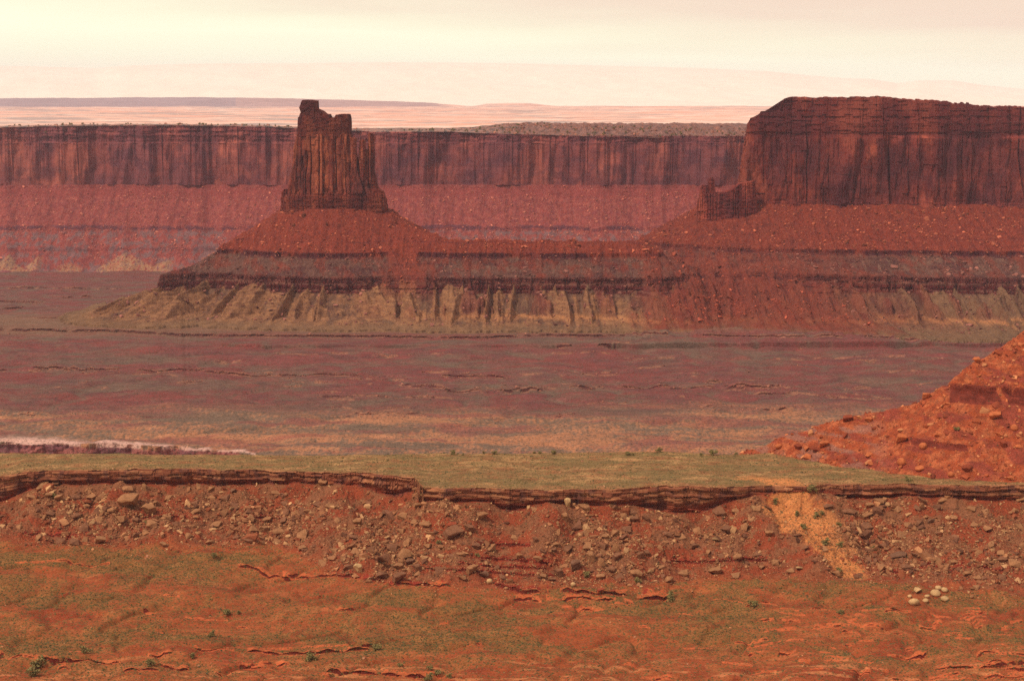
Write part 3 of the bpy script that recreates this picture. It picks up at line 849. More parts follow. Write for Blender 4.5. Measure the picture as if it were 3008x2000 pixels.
# debris fans of bright red below the tower
rf = np.exp(-((X2 - xof(3350, 1165, 760) - .3 * (3380 - Y2)) / 22) ** 2) * sstep(-60, -70, relz) * sstep(-122, -112, relz)
C2 = cmix(C2, lin(168, 74, 50) * K2, rf * .6 * sstep(-.4, .3, wB + down))
mesaside = sstep(xof(3400, 1830, 700), xof(3400, 2000, 700), X2) * sstep(xof(3300, 2640, 800), xof(3300, 2450, 800), X2 + 90 * (relz + 120) / 60)
ms = cmix(np.broadcast_to(lin(142, 62, 46) * K2, V2.shape).copy(), lin(112, 54, 46) * K2, sstep(-.3, .5, wA + .8 * down + .4 * wB))
ms = cmix(ms, lin(168, 88, 62) * K2, .6 * sstep(.1, .6, wB))
C2 = C2 + (ms - C2) * (mesaside * .45 * sstep(-200, -188, relz))[..., None]
thin = np.maximum(np.exp(-((relz + 100 + 3 * wA) / .9) ** 2), np.maximum(np.exp(-((relz + 60 + 4 * wA) / .7) ** 2), np.maximum(np.exp(-((relz + 84 + 2 * wA) / 1.8) ** 2), np.exp(-((relz + 128 + 2 * wA) / 2.) ** 2)) * mesaside)) * sstep(-.15, .2, wA + .4 * wB) * (Q2 < 200)
C2 = cmix(C2, dark, thin * .75)
isfloor = (Q2 > 380) | (relz < -203)
# floor colours
fX = X2 + 26 * fbm(X2 / 160, Y2 / 160, 3, 158); fY = Y2 + 22 * fbm(X2 / 160, Y2 / 160, 3, 159)
fa = fbm(fX / 210 + fY / 400, fY / 130, 7, 161, gain=.6); fb = fbm(fX / 30, fY / 22, 5, 162, gain=.65)
fc = cmix(np.broadcast_to(lin(144, 78, 70) * K2, V2.shape).copy(), lin(132, 98, 80) * K2, sstep(-.6, .9, fa + .5 * fb))
fc = cmix(fc, lin(152, 74, 64) * K2, .6 * sstep(-.1, .8, fbm(fX / 130, fY / 60, 7, 163, gain=.6)))
fc = cmix(fc, lin(112, 72, 68) * K2, .5 * sstep(-.1, .7, fbm(fX / 70, fY / 36, 6, 164, gain=.6)))
fc = cmix(fc, lin(126, 104, 84) * K2, .6 * np.exp(-(fbm(X2 / 240 - Y2 / 500, Y2 / 130, 3, 73) * 12) ** 2))
fc = cmix(fc, lin(184, 120, 90) * K2, sstep(.3, .6, L2) * (Q2 > 380) * .7 * sstep(-.4, .2, fb))
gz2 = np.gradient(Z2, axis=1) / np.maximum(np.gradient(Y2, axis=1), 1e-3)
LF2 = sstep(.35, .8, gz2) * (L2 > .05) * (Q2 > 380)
fc = cmix(fc, lin(150, 108, 80) * K2, sstep(2960, 3060, Y2) * sstep(3400, 3200, Y2) * .7)
nearb = sstep(2420, 2300, Y2 + 50 * fa)
fn = cmix(np.broadcast_to(lin(138, 108, 86) * K2, V2.shape).copy(), lin(200, 132, 92) * K2, sstep(-.7, .9, fbm(fX / 260, fY / 60, 5, 165, gain=.6) + .5 * fb + .9 * perlin(X2 / 4.5, Y2 / 9, 169)))
fn = cmix(fn, lin(160, 84, 74) * K2, .6 * sstep(.0, .6, fbm(fX / 200, fY / 50, 5, 166, gain=.6)))
fc = cmix(fc, fn, nearb)
ycf = ycan[:, None] + 0 * X2
depf = dep[:, None] + 0 * X2
fc = cmix(fc, lin(98, 50, 48) * K2, LF2 * .85)  # undercut shade of the floor ledges put into their face colour
palem = (depf > 2) * sstep(-1, 1, Y2 - ycf) * sstep(np.interp(uc, [-330, 100, 500, 760], [70, 46, 18, 8])[:, None], 0, Y2 - ycf + 8 * fb)
fc = cmix(fc, lin(236, 180, 156) * K2, np.clip(palem * 1.4, 0, 1))
wallm = (depf > 2) & (Z2 < HC - 464.5) & (Y2 < ycf + 12) & (Z2 > HC - 535)
wc = cmix(np.broadcast_to(lin(176, 102, 90) * K2, V2.shape).copy(), lin(130, 78, 80) * K2, .8 * sstep(-.1, .3, fbm(X2 / 40, Z2 / 26, 4, 167)))
fc = np.where(wallm[..., None], wc, fc)
C2 = np.where(isfloor[..., None], fc, C2)
mat_mid = terrain_mat('weathered_slope', 2.2, (1, 1, 1), .45, 1.0, 1.8)
mat_floor = terrain_mat('canyon_floor_soil', 2.4, (2.0, 1, 1), .4, .8, 1.2, speckle=(4.5, lin(104, 92, 74) * .7, .6))
fmf = fm(isfloor)
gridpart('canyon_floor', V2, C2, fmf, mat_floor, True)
gridpart('lower_slopes', V2, C2, ~fmf, mat_mid, True)

# ------------------------------------------------------------------ tower, mesa and pinnacle
def rock_body(name, left, right, top, Y, depth, mat, nth=300, nz=170, power=3.0, flute=3.0, joint=9.0, beds=1.0, zb=None, seed=0, parent=None,
              roof=12, tint=(1, 1, 1), capline=None, rot=0.0, jdepth=3.0):
    """upright rock mass. left/right: (v,u) silhouettes, top: (u,v) skyline; all at distance Y"""
    lv = sorted(left); rv = sorted(right)
    zl = np.array([zof(Y, v) for v, u in lv])[::-1]; xl = np.array([xof(Y, u, v) for v, u in lv])[::-1]
    zr = np.array([zof(Y, v) for v, u in rv])[::-1]; xr = np.array([xof(Y, u, v) for v, u in rv])[::-1]
    tx = np.array([xof(Y, u, v) for u, v in top]); tz = np.array([zof(Y, v) for u, v in top])
    z0 = min(zl[0], zr[0]) if zb is None else zb
    th = np.linspace(0, 2 * np.pi, nth, endpoint=False)
    c, s = np.cos(th), np.sin(th)
    e = 2.0 / power
    cu = np.sign(c) * np.abs(c) ** e; su = np.sign(s) * np.abs(s) ** e
    ztm = tz.max()
    tt = np.linspace(0, 1, nz)
    V = np.zeros((nth, nz + roof, 3))
    for i in range(nth):
        Xc = Yc = None
        # ring position depends on height, height on where the skyline is above this azimuth
        zt = ztm
        for _ in range(4):
            cx = (np.interp(zt, zl, xl) + np.interp(zt, zr, xr)) / 2
            hw = (np.interp(zt, zr, xr) - np.interp(zt, zl, xl)) / 2
            zt = np.interp(cx + hw * cu[i] * .985, tx, tz)
        z = z0 + (zt - z0) * tt
        xL = np.interp(z, zl, xl); xR = np.interp(z, zr, xr)
        cx = (xL + xR) / 2; hw = (xR - xL) / 2
        dd = depth * (hw / max(hw[0], 1)) ** .6
        V[i, :nz, 0] = cx + hw * cu[i]; V[i, :nz, 1] = Y + dd * su[i]; V[i, :nz, 2] = z
    # displacement
    X = V[:, :nz, 0]; Yy = V[:, :nz, 1]; Z = V[:, :nz, 2]
    per0 = np.concatenate([[0], np.cumsum(np.hypot(np.diff(X[:, 0]), np.diff(Yy[:, 0])))])[:, None] + seed * 100
    front = np.clip(-su, 0, 1)[:, None]
    per = X + (Yy - Yy.min(axis=0, keepdims=True)) * np.where(cu > 0, 1, -1)[:, None] + 500 + seed * 40
    nx = (np.abs(cu) ** (power - 1) * np.sign(cu))[:, None]; ny = (np.abs(su) ** (power - 1) * np.sign(su))[:, None]
    ln = np.hypot(nx / 1.0, ny); nx = nx / ln; ny = ny / ln
    warp = per + 1.6 * perlin(Z / 34 + per / 60, per / 30, seed + 1)
    ji = np.floor(warp / joint + .35 * perlin(warp / joint, 0 * warp, seed + 5)); jf = warp / joint + .35 * perlin(warp / joint, 0 * warp, seed + 5) - ji
    d = flute * 1.3 * (hash2(ji, 0, seed) - .5)
    d = d + flute * .8 * (hash2(ji, np.floor(Z / 31 + 3 * hash2(ji, 1, seed)), seed + 1) - .5)
    d = d - jdepth * (np.exp(-(np.minimum(jf, 1 - jf) / .10) ** 2)) * (hash2(ji + (jf > .5), 0, seed + 8) > .35)
    d = d + flute * .5 * fbm(per / 22, Z / 70, 3, seed + 2) + .5 * fbm(per / 3.5, Z / 6, 3, seed + 3)
    if capline is not None:
        zc = zof(Y, capline)
        capm = sstep(-1, 1, Z - zc)
        basem = sstep(zof(Y, 566) + 3, zof(Y, 566) - 3, Z)
        d = d * (1 - .75 * capm) * (1 - .7 * basem)
        bm = np.maximum(capm, basem)
    else:
        bm = np.full(Z.shape, .6) * beds
    bi = np.floor(Z / 3.1 + .35 * perlin(per / 25, Z / 6, seed + 6))
    d = d + bm * beds * (2.0 * (hash2(bi, np.floor(per / (5 + 5 * hash2(bi, 2, 1))), seed + 4) - .5) + 1.4 * (hash2(bi, 0, seed + 4) - .5))
    lim = (.35 + .65 * front)           # keep the silhouette closer to the drawn one
    V[:, :nz, 0] += nx * d * lim; V[:, :nz, 1] += ny * d
    # roof
    cen = V[:, nz - 1, :2].mean(0)
    for r in range(roof):
        f = 1 - (r + 1) / roof
        f = max(f, .02)
        V[:, nz + r, 0] = cen[0] + (V[:, nz - 1, 0] - cen[0]) * f
        V[:, nz + r, 1] = cen[1] + (V[:, nz - 1, 1] - cen[1]) * f
        V[:, nz + r, 2] = np.interp(V[:, nz + r, 0], tx, tz) + .9 * fbm(V[:, nz + r, 0] / 4, V[:, nz + r, 1] / 5, 2, seed + 9)
    C = np.empty(V.shape); C[:] = tint
    tj = hash2(ji, np.floor(Z / 55 + 3 * hash2(ji, 7, seed)), seed + 11)
    tf = lerp(.72, 1.45, tj ** 1.5)
    C[:, :nz] *= np.stack([tf, tf * lerp(.94, 1.04, tj), tf * .97], -1)
    if capline is not None:
        zc = zof(Y, capline)
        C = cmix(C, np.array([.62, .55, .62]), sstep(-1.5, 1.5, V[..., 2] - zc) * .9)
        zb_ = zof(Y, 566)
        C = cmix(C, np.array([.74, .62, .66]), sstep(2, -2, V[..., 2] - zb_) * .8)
    F = grid_faces(nth, nz + roof, closed=True)
    if parent is not None:
        Vl = V.reshape(-1, 3) - np.array(parent.location)
    else:
        Vl = V.reshape(-1, 3)
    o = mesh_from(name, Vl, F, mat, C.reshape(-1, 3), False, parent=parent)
    return o
def empty(name, loc, **k):
    o = bpy.data.objects.new(name, None)
    scene.collection.objects.link(o)
    o.location = loc
    return tag(o, **k)
mat_tower = cliff_mat('tower_sandstone', lin(112, 50, 42), lin(142, 72, 52), lin(74, 36, 38), lin(176, 102, 70), sc=1.0, strata=.45, vfac=.8, lfac=.3, bump=.8, bdist=1.2)
mat_mesa = cliff_mat('mesa_sandstone', lin(104, 45, 42), lin(124, 56, 46), lin(74, 39, 46), lin(158, 82, 62), sc=.42, stc=.06, smul=.3, lmul=-.12, strata=.4, vfac=.6, lfac=.5, bump=.8, bdist=1.4)
mat_plateau = cliff_mat('plateau_sandstone', lin(122, 62, 60), lin(127, 65, 62), lin(102, 60, 68), lin(164, 90, 76), sc=.36, strata=.5, vfac=.5, lfac=.55, stc=.03, smul=.12, lmul=-.03, bump=.8, bdist=2)

YT = TOW_Y - 5
tower = empty('rock_tower', (xof(YT, 983, 610), YT, zof(YT, 615)), label='dark red fluted sandstone tower on the conical slope left of centre', category='rock tower')
rock_body('shaft', [(625, 829), (597, 829), (584, 826), (560, 846), (547, 848), (499, 857), (451, 865), (400, 875), (392, 876)],
          [(640, 1142), (616, 1139), (585, 1131), (556, 1108), (545, 1088), (499, 1058), (450, 1046), (420, 1038), (392, 1033)],
          [(860, 394), (1040, 394)], YT, 52, mat_tower, nth=700, nz=300, flute=8.0, joint=9.5, seed=3, parent=tower, capline=380, jdepth=6.5, zb=zof(YT, 655))
rock_body('caprock', [(400, 875), (393, 875), (346, 877), (332, 884), (318, 880), (300, 886), (290, 890)],
          [(400, 1034), (392, 1033), (345, 1032), (336, 1030), (290, 1029)],
          [(880, 300), (886, 295), (906, 294), (927, 296), (930, 318), (936, 322), (950, 328), (958, 336), (968, 337), (972, 347), (985, 347), (990, 338), (1004, 336), (1027, 336), (1034, 340)],
          YT, 34, mat_tower, nth=420, nz=90, flute=2.2, joint=11, beds=1.3, seed=5, parent=tower, roof=30, capline=500)
for i, (uL, uR, vt, dp, sd_) in enumerate(((1035, 1048, 404, 12, 11), (1056, 1074, 412, 12, 13), (1083, 1100, 392, 10, 14), (1064, 1088, 440, 16, 19))):
    cxx = (uL + uR) / 2
    rock_body('pinnacle', [(600, uL - 14), (520, uL - 8), (470, uL - 2), (vt, uL)], [(600, uR + 22), (540, uR + 10), (500, uR + 1), (vt, uR)],
              [(uL - 5, vt + 6), (uL + 3, vt), (cxx, vt - 2 * (i % 2)), (uR - 3, vt + 1), (uR + 4, vt + 5)], YT - 22 + i * 6, dp + 6, mat_tower, nth=120, nz=120, flute=2.2,
              joint=5, beds=.9, seed=20 + sd_, parent=tower, roof=8)
rock_body('pinnacle', [(640, 820), (597, 828), (586, 826), (563, 829), (556, 834)], [(640, 880), (556, 868)], [(825, 560), (831, 556), (845, 556), (870, 560)], YT - 12, 16, mat_tower,
          nth=120, nz=40, flute=1.2, joint=6, beds=1.2, seed=41, parent=tower, roof=8, tint=(.7, .6, .65))
rock_body('base_ledge', [(640, 1060), (556, 1068)], [(650, 1146), (616, 1140), (585, 1136), (562, 1128), (552, 1112)],
          [(1060, 548), (1090, 546), (1112, 551), (1128, 560), (1138, 588)], YT - 8, 26, mat_tower, nth=200, nz=60, flute=1.5, joint=7, beds=1.4, seed=43, parent=tower, roof=10, tint=(.75, .62, .64))

YP = 3560
pin = empty('rock_pinnacle', (xof(YP, 2085, 600), YP, zof(YP, 617)), label='small leaning rock pinnacle on a red ledge left of the big mesa', category='rock pinnacle')
rock_body('spire', [(620, 2070), (575, 2076), (545, 2080), (522, 2082)], [(620, 2112), (575, 2102), (545, 2098), (522, 2097)],
          [(2078, 527), (2083, 523), (2094, 521), (2098, 526)], YP - 4, 9, mat_mesa, nth=160, nz=70, flute=1.2, joint=5, beds=.9, seed=51, parent=pin, roof=8, tint=(1.1, 1.0, .95))
rock_body('spire', [(620, 2048), (575, 2054), (550, 2058), (544, 2061)], [(620, 2088), (575, 2082), (550, 2077), (544, 2074)],
          [(2054, 550), (2060, 545), (2073, 544), (2079, 549)], YP - 6, 10, mat_mesa, nth=160, nz=60, flute=1.2, joint=5, beds=.9, seed=54, parent=pin, roof=8, tint=(.95, .9, .95))
rock_body('base_ledge', [(650, 2044), (617, 2046), (590, 2048), (560, 2054)], [(650, 2230), (530, 2215)],
          [(2040, 592), (2050, 584), (2062, 572), (2100, 564), (2112, 566), (2130, 564), (2150, 556), (2170, 540), (2220, 530)], YP, 20, mat_mesa, nth=420, nz=50, flute=1.4, joint=7, beds=1.2, seed=57, parent=pin, roof=30, tint=(1.05, .98, .98))

# mesa: a strip of wall following its plan outline
mpath = [(xof(4400, 2560, 600), 4400.), (xof(3640, 2140, 600), 3648.), (xof(3600, 2142, 600), 3608.), (xof(3592, 2180, 600), 3590.), (xof(3575, 2520, 600), 3578.),
         (xof(3566, 3008, 600), 3566.), (xof(3520, 3500, 600), 3526.), (xof(4500, 3480, 600), 4500.)]
mp = np.array(mpath)
seg = np.hypot(*np.diff(mp, axis=0).T); cum = np.concatenate([[0], np.cumsum(seg)])
ss = np.unique(np.concatenate([np.arange(0, cum[1] - 60, 14), np.arange(cum[1] - 60, cum[6] + 20, .85), np.arange(cum[6] + 20, cum[-1], 16)]))
px = np.interp(ss, cum, mp[:, 0]); py = np.interp(ss, cum, mp[:, 1])
kk = np.ones(9) / 9
for _ in range(2):
    px[40:-40] = np.convolve(px, kk, 'same')[40:-40]; py[40:-40] = np.convolve(py, kk, 'same')[40:-40]
tx_, ty_ = np.gradient(px), np.gradient(py); tl = np.hypot(tx_, ty_)
nx_, ny_ = ty_ / tl, -tx_ / tl              # outward (to the viewer on the front)
sidew = sstep(.55, -.2, -ny_) if False else sstep(.3, .9, -nx_)      # 1 on the left-facing end
topv = np.interp(1504 + FPX * px / py * 1.0, [2178, 2298, 2330, 2400, 2587, 2640, 2689, 2740, 2791, 2837, 2918, 3008, 3360], [286, 290, 285, 286, 283, 287, 291, 294, 298, 302, 309, 315, 330])
ztop = zof(3600.0, topv)
ztop = np.where(py > 3700, zof(3600., 335), ztop)
ztop = ztop - 2.8 * (hash2(np.floor(ss / 7), 0, 61) > .6) * sstep(500, 800, px) - 2.6 * hash2(np.floor(ss / 5), 0, 62) - 2.5 * fbm(ss / 40, ss * 0, 3, 60)
zb_ = zof(3580.0, 640)
nzm = 250
t = np.linspace(0, 1, nzm)[None, :]
Zm = zb_ + (ztop[:, None] - zb_) * t
vv = 280 + (HC - Zm) / 3600 * 4830
ins = np.interp(-vv, [-640, -600, -541, -515, -464, -403, -367, -347, -339, -327, -325, -306, -291, -280], [-6, -3, 0, 4, 9, 15, 20, 27, 46, 50, 80, 88, 96, 100])
insf = np.interp(-vv, [-640, -600, -580, -541, -464, -403, -395, -360, -347, -330, -306, -291, -280], [-10, -5, -1, 0, 4, 8, 11, 13, 18, 21, 27, 31, 34])
insd = insf + 0 * ins
S = ss[:, None] + 0 * Zm
warp = S + 2.5 * perlin(Zm / 50 + S / 90, S / 40, 63)
jn = 17.0
jw = warp / jn + .8 * perlin(warp / jn * .8, 0 * warp, 64)
ji = np.floor(jw); jf = jw - ji
cap = sstep(zof(3600., 408), zof(3600., 398), Zm) if False else sstep(zof(3600., 412), zof(3600., 402), Zm)
d = 17 * fbm(S / 95, Zm / 400, 3, 65) + 6 * fbm(S / 26, Zm / 110, 4, 59) + 2.5 * (hash2(ji, 0, 66) - .5) + 3 * (hash2(ji, np.floor(Zm / 55 + 3 * hash2(ji, 1, 67)), 68) - .5)
d += 13 * (hash2(np.floor(S / 58 + .5 * perlin(S / 70, Zm / 300, 56)), 0, 55) - .5) + 9 * np.abs(perlin(S / 42, Zm / 300, 54)) + 4 * np.abs(perlin(S / 17, Zm / 160, 53))
d -= 2.6 * np.exp(-(np.minimum(jf, 1 - jf) / .07) ** 2) * (hash2(ji + (jf > .5), np.floor(Zm / 60 + ji * .37), 69) > .74)
d += .5 * fbm(S / 5, Zm / 9, 3, 70)
bi = np.floor(Zm / 4.2 + .5 * perlin(S / 60, Zm / 9, 71))
bd_ = 3.4 * (hash2(bi, np.floor(S / (9 + 12 * hash2(bi, 2, 1))), 72) - .5) + 3 * (hash2(bi, 0, 73) - .5)
capw = sstep(zof(3600., 400), zof(3600., 392), Zm) * 0 + np.clip((Zm - zof(3600., 405)) / 8, 0, 1)
basew = np.clip((zof(3600., 584) - Zm) / 6, 0, 1)
d = d * (1 - .45 * capw) + bd_ * np.maximum(capw, basew * .8)
d = d * lerp(1, .5, sidew[:, None])
M = np.zeros((len(ss), nzm + 8, 3))
M[:, :nzm, 0] = px[:, None] + nx_[:, None] * (d - insd); M[:, :nzm, 1] = py[:, None] + ny_[:, None] * (d - insd); M[:, :nzm, 2] = Zm
vls = [700, 600, 541, 515, 464, 403, 367, 347, 339, 327, 325, 306, 291, 284, 270]
uls = [2148, 2156, 2163, 2171, 2178, 2186, 2191, 2201, 2226, 2231, 2286, 2293, 2299, 2318, 2340]
def clampx(M, r):
    vz = 280 + (HC - M[:, r, 2]) / 3600 * 4830
    xl = (np.interp(-vz, [-q for q in vls], uls) - 1504) / 4830 * np.clip(M[:, r, 1], 3560, 4600) + 2.2 * fbm(M[:, r, 2] / 7, M[:, r, 1] / 14, 3, 58) + 1.5 * (hash2(np.floor(M[:, r, 2] / 4), np.floor(M[:, r, 1] / 11), 57) - .5)
    g = M[:, r, 0] - xl
    M[:, r, 0] = xl + np.where(g > 0, g, g * .03)
M_ = M
for r in range(nzm): clampx(M, r)
cen = np.array([xof(4100, 2850, 400), 4080.])
for r, f in enumerate((.995, .985, .96, .9, .7, .45, .2, .02)):
    M[:, nzm + r, 0] = cen[0] + (M[:, nzm - 1, 0] - cen[0]) * f
    M[:, nzm + r, 1] = cen[1] + (M[:, nzm - 1, 1] - cen[1]) * f
    M[:, nzm + r, 2] = M[:, nzm - 1, 2] * 1 + [.5, 1, 0, -.5, -1.5, -2, -2, -2][r] * 1.0
    M[:, nzm + r, 2] = lerp(M[:, nzm + r, 2], np.minimum(M[:, nzm + r, 2], zof(3600., 318)), 1 - f) if f > .8 else np.minimum(M[:, nzm + r, 2], zof(3600., 318))
    clampx(M, nzm + r)
mesa = empty('mesa', (float(px[len(px) // 2]), 3580.0, float(zb_)), label='big flat-topped dark red mesa with sheer walls at the right', category='mesa')
CM = np.ones(M.shape)
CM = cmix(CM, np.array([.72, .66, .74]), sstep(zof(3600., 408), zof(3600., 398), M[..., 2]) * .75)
CM = cmix(CM, np.array([.95, .80, .80]), sstep(zof(3600., 580), zof(3600., 592), M[..., 2]) * .8) if False else CM
CMt = cmix(CM.copy(), np.array([1.5, 1.55, 1.5]), np.ones(M.shape[:2]))
hi_ = sstep(zof(3600., 396) + 0, zof(3600., 400), M[..., 2]) * sstep(zof(3600., 470), zof(3600., 420), M[..., 2] + 10 * fbm(M[..., 0] / 12, M[..., 2] / 12, 3, 74))
uM = 1504 + FPX * M[..., 0] / M[..., 1]
pm = (sstep(2600, 2625, uM) * sstep(2735, 2700, uM) + sstep(2930, 2945, uM)) * hi_ * sstep(-.15, .1, fbm(M[..., 0] / 14, M[..., 2] / 25, 3, 75) + .1)
CM = cmix(CM, np.array([1.7, 1.75, 1.6]), pm * .8)
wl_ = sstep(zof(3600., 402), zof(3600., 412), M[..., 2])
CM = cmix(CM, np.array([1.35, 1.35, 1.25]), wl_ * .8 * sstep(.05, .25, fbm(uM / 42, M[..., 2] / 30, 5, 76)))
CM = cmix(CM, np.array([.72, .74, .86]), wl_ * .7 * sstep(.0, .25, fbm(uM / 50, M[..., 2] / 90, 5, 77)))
F = grid_faces(len(ss), nzm + 8)
fj = np.tile(np.arange(nzm + 7), len(ss) - 1)
off = np.array(mesa.location)
def part(name, sel, mat, C, smooth=False):
    used, inv = np.unique(F[sel].ravel(), return_inverse=True)
    return mesh_from(name, M.reshape(-1, 3)[used] - off, inv.reshape(-1, 4), mat, C.reshape(-1, 3)[used], smooth, parent=mesa)
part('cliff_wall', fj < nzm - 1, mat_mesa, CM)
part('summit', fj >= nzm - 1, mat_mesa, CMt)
# ------------------------------------------------------------------ far plateau
NC3, NR3 = 1250, 620
a3 = np.linspace(az(-330, 500), az(2500, 500), NC3)
X3c = a3 * 5600
rs = 5600 + 34 * fbm(X3c / 260, 0 * X3c, 4, 301)
ry = rs.copy()
rjag = 10 * (hash2(np.floor(X3c / 32), 0, 302) - .5) + 9 * fbm(X3c / 40, 0 * X3c, 4, 303)
u3 = 1504 + FPX * a3 * 1.005
rv = np.interp(u3, [-330, 0, 200, 500, 800, 880, 1100, 1300, 1500, 1750, 2000, 2190, 2500], [372, 373, 369, 367, 371, 376, 386, 386, 393, 400, 405, 411, 411])
rz = zof(5600., rv) + 1.5 * (hash2(np.floor(X3c / 21), 0, 304) - .5)
Yf3 = np.concatenate([np.arange(5080, 5700, .8), np.arange(5700, 7900, 12.)])
H3 = np.empty((NC3, len(Yf3)))
zr_ = lambda v, Y: zof(Y, v)
q3 = None
gl = fbm(X3c / 60, 0 * X3c, 3, 305)
for c in range(NC3):
    r = ry[c]; s_ = rs[c]
    H3[c] = np.interp(Yf3, [5000, 5190, 5230, s_ - 292, s_ - 288, s_ - 205, s_ - 198, s_ - 44, min(s_ - 26, r - 22), r - 20, r - 12, r - 11, r - 7, r - 6, r - 1, r, r + 12, r + 130, 6000, 7600, 8000],
                      [HC - 556, HC - 560, HC - 548, HC - 497, HC - 489, HC - 437, HC - 424, HC - 322, HC - 312, HC - 300, HC - 172, HC - 160, HC - 156, HC - 134, rz[c] - 14, rz[c] - 2, rz[c], rz[c] + .5, HC - 118, HC - 156, HC - 158])
Yg = Yf3[None] + 0 * a3[:, None]; Xg = a3[:, None] * Yf3[None]
dr_ = ry[:, None] - Yg
onslope = sstep(18, 60, dr_) * sstep(5150, 5230, Yg)
sg = 11 * np.abs(perlin(Xg / 58, Yg / 400, 306)) + 4 * np.abs(perlin(Xg / 22, Yg / 200, 307)) - 4 * perlin(Xg / 120, Yg / 500, 308)
sg = sg + 16 * sstep(250, 330, dr_) * (np.abs(perlin(Xg / 110, Yg / 900, 309)) - .25)
H3 += onslope * (-sg) + onslope * 1.0 * fbm(Xg / 12, Yg / 10, 2, 310)
H3 += sstep(0, 12, -dr_) * 2.0 * fbm(Xg / 60, Yg / 60, 3, 311) + sstep(5230, 5150, Yg) * 3 * fbm(Xg / 300, Yg / 60, 3, 312)
# low rise crowded with blocks at the right of the rim
H3 += sstep(2, 120, -dr_) * sstep(700, 200, -dr_) * 25 * sstep(1300, 1560, 1504 + FPX * Xg / Yg) * (1 + .35 * fbm(Xg / 40, Yg / 40, 3, 345))
Y3, Z3 = resample(Yf3, H3, NR3, .25, 4)
X3 = a3[:, None] * Y3
d3 = ry[:, None] - Y3
del Yg, Xg
wall = (d3 < 20.5) & (d3 > -.5)
capz = HC - 160
dw = 16 * fbm(X3 / 120, Z3 / 500, 4, 315, gain=.55) + 9 * np.abs(perlin(X3 / 46, Z3 / 300, 314)) + 3 * np.abs(perlin(X3 / 19, Z3 / 120, 313))
b3 = np.floor(Z3 / 6. + .5 * perlin(X3 / 80, Z3 / 12, 316))
dw += np.where(Z3 > capz - 4, 5 * (hash2(b3, np.floor(X3 / (14 + 16 * hash2(b3, 1, 2))), 317) - .5) + 3 * (hash2(b3, 0, 318) - .5), 0)
Y3 = Y3 + np.where(wall, dw, 0) + rjag[:, None] * np.where(d3 < 0, np.exp(d3 / 30), np.exp(-np.maximum(d3 - 18, 0) / 20)) * sstep(HC - 330, HC - 180, Z3)
V3 = np.stack([X3, Y3, Z3], -1)
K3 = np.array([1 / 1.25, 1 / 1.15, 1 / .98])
w3a = fbm(X3 / 90, Z3 / 30, 5, 321); w3d = fbm(X3 / 16, (Y3 + Z3) / 40, 5, 322, gain=.65); w3f = fbm(X3 / 12, Z3 / 9, 4, 323, gain=.65)
C3 = np.empty(V3.shape); C3[:] = lin(156, 72, 60)
C3 = cmix(C3, lin(132, 60, 58), .6 * sstep(-.1, .4, w3d)); C3 = cmix(C3, lin(180, 98, 78), .5 * sstep(.1, .5, w3f))
rz3 = HC - Z3
C3 = cmix(C3, lin(132, 98, 90), .8 * sstep(434, 446, rz3) * sstep(-.3, .6, w3d + w3a))
C3 = cmix(C3, lin(92, 54, 62), ((rz3 > 424 - 3 * w3f) & (rz3 < 437 + 5 * w3d)) * .7 * sstep(-.3, .2, fbm(X3 / 90, rz3 / 20, 5, 324) + .1))
C3 = cmix(C3, lin(110, 70, 68), ((rz3 > 487) & (rz3 < 497 + 4 * w3f)) * .6 * sstep(-.2, .3, w3a + .1))
cone = sstep(499, 506, rz3) * sstep(.0, .08, np.clip((rz3 - 500) / 50, 0, 1) * .75 - .05 - np.abs(perlin(X3 / 110, Y3 / 900, 309)) * 1.2 + .1 * w3f) * sstep(-.1, .15, fbm(X3 / 200, X3 * 0, 2, 335) + .05 + .3 * sstep(-900, -1400, X3)) 
C3 = cmix(C3, lin(190, 136, 92), cone * .75 * sstep(.55, .3, np.abs(w3f)))
C3 = cmix(C3, lin(150, 66, 56), .7 * sstep(300, 322, rz3) * sstep(345, 330, rz3))
flr = Y3 < 5215
C3 = np.where(flr[..., None], cmix(np.broadcast_to(lin(138, 92, 84), V3.shape).copy(), lin(150, 78, 72), sstep(-.2, .3, fbm(X3 / 150, Y3 / 40, 4, 325))), C3)
topm = d3 < -.5
tc3 = cmix(np.broadcast_to(lin(196, 140, 116), V3.shape).copy(), lin(120, 108, 96), sstep(-.1, .2, fbm(X3 / 18, Y3 / 30, 4, 326)))
tc3 = cmix(tc3, lin(140, 92, 76), .7 * sstep(1300, 1560, 1504 + FPX * X3 / Y3))
C3 = np.where(topm[..., None], tc3, C3)
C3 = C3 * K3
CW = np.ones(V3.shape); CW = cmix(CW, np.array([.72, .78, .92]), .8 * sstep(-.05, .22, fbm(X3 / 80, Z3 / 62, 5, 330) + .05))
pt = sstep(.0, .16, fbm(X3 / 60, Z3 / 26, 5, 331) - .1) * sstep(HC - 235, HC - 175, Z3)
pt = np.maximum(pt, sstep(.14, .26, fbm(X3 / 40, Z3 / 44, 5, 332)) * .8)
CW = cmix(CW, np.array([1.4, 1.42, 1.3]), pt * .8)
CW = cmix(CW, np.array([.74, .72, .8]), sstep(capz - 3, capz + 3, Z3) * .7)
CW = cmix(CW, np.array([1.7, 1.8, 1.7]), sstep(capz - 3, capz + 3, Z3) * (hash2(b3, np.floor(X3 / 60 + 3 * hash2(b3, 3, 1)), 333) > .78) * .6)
mat_far = terrain_mat('far_slope', 3.6, (1, 1, 1), .45, 1, 3)
fw = fm(wall)
ft = fm(topm) & ~fw
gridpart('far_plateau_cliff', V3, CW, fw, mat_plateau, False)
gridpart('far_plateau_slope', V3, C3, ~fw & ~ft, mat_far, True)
gridpart('far_plateau', V3, C3, ft, mat_far, True)

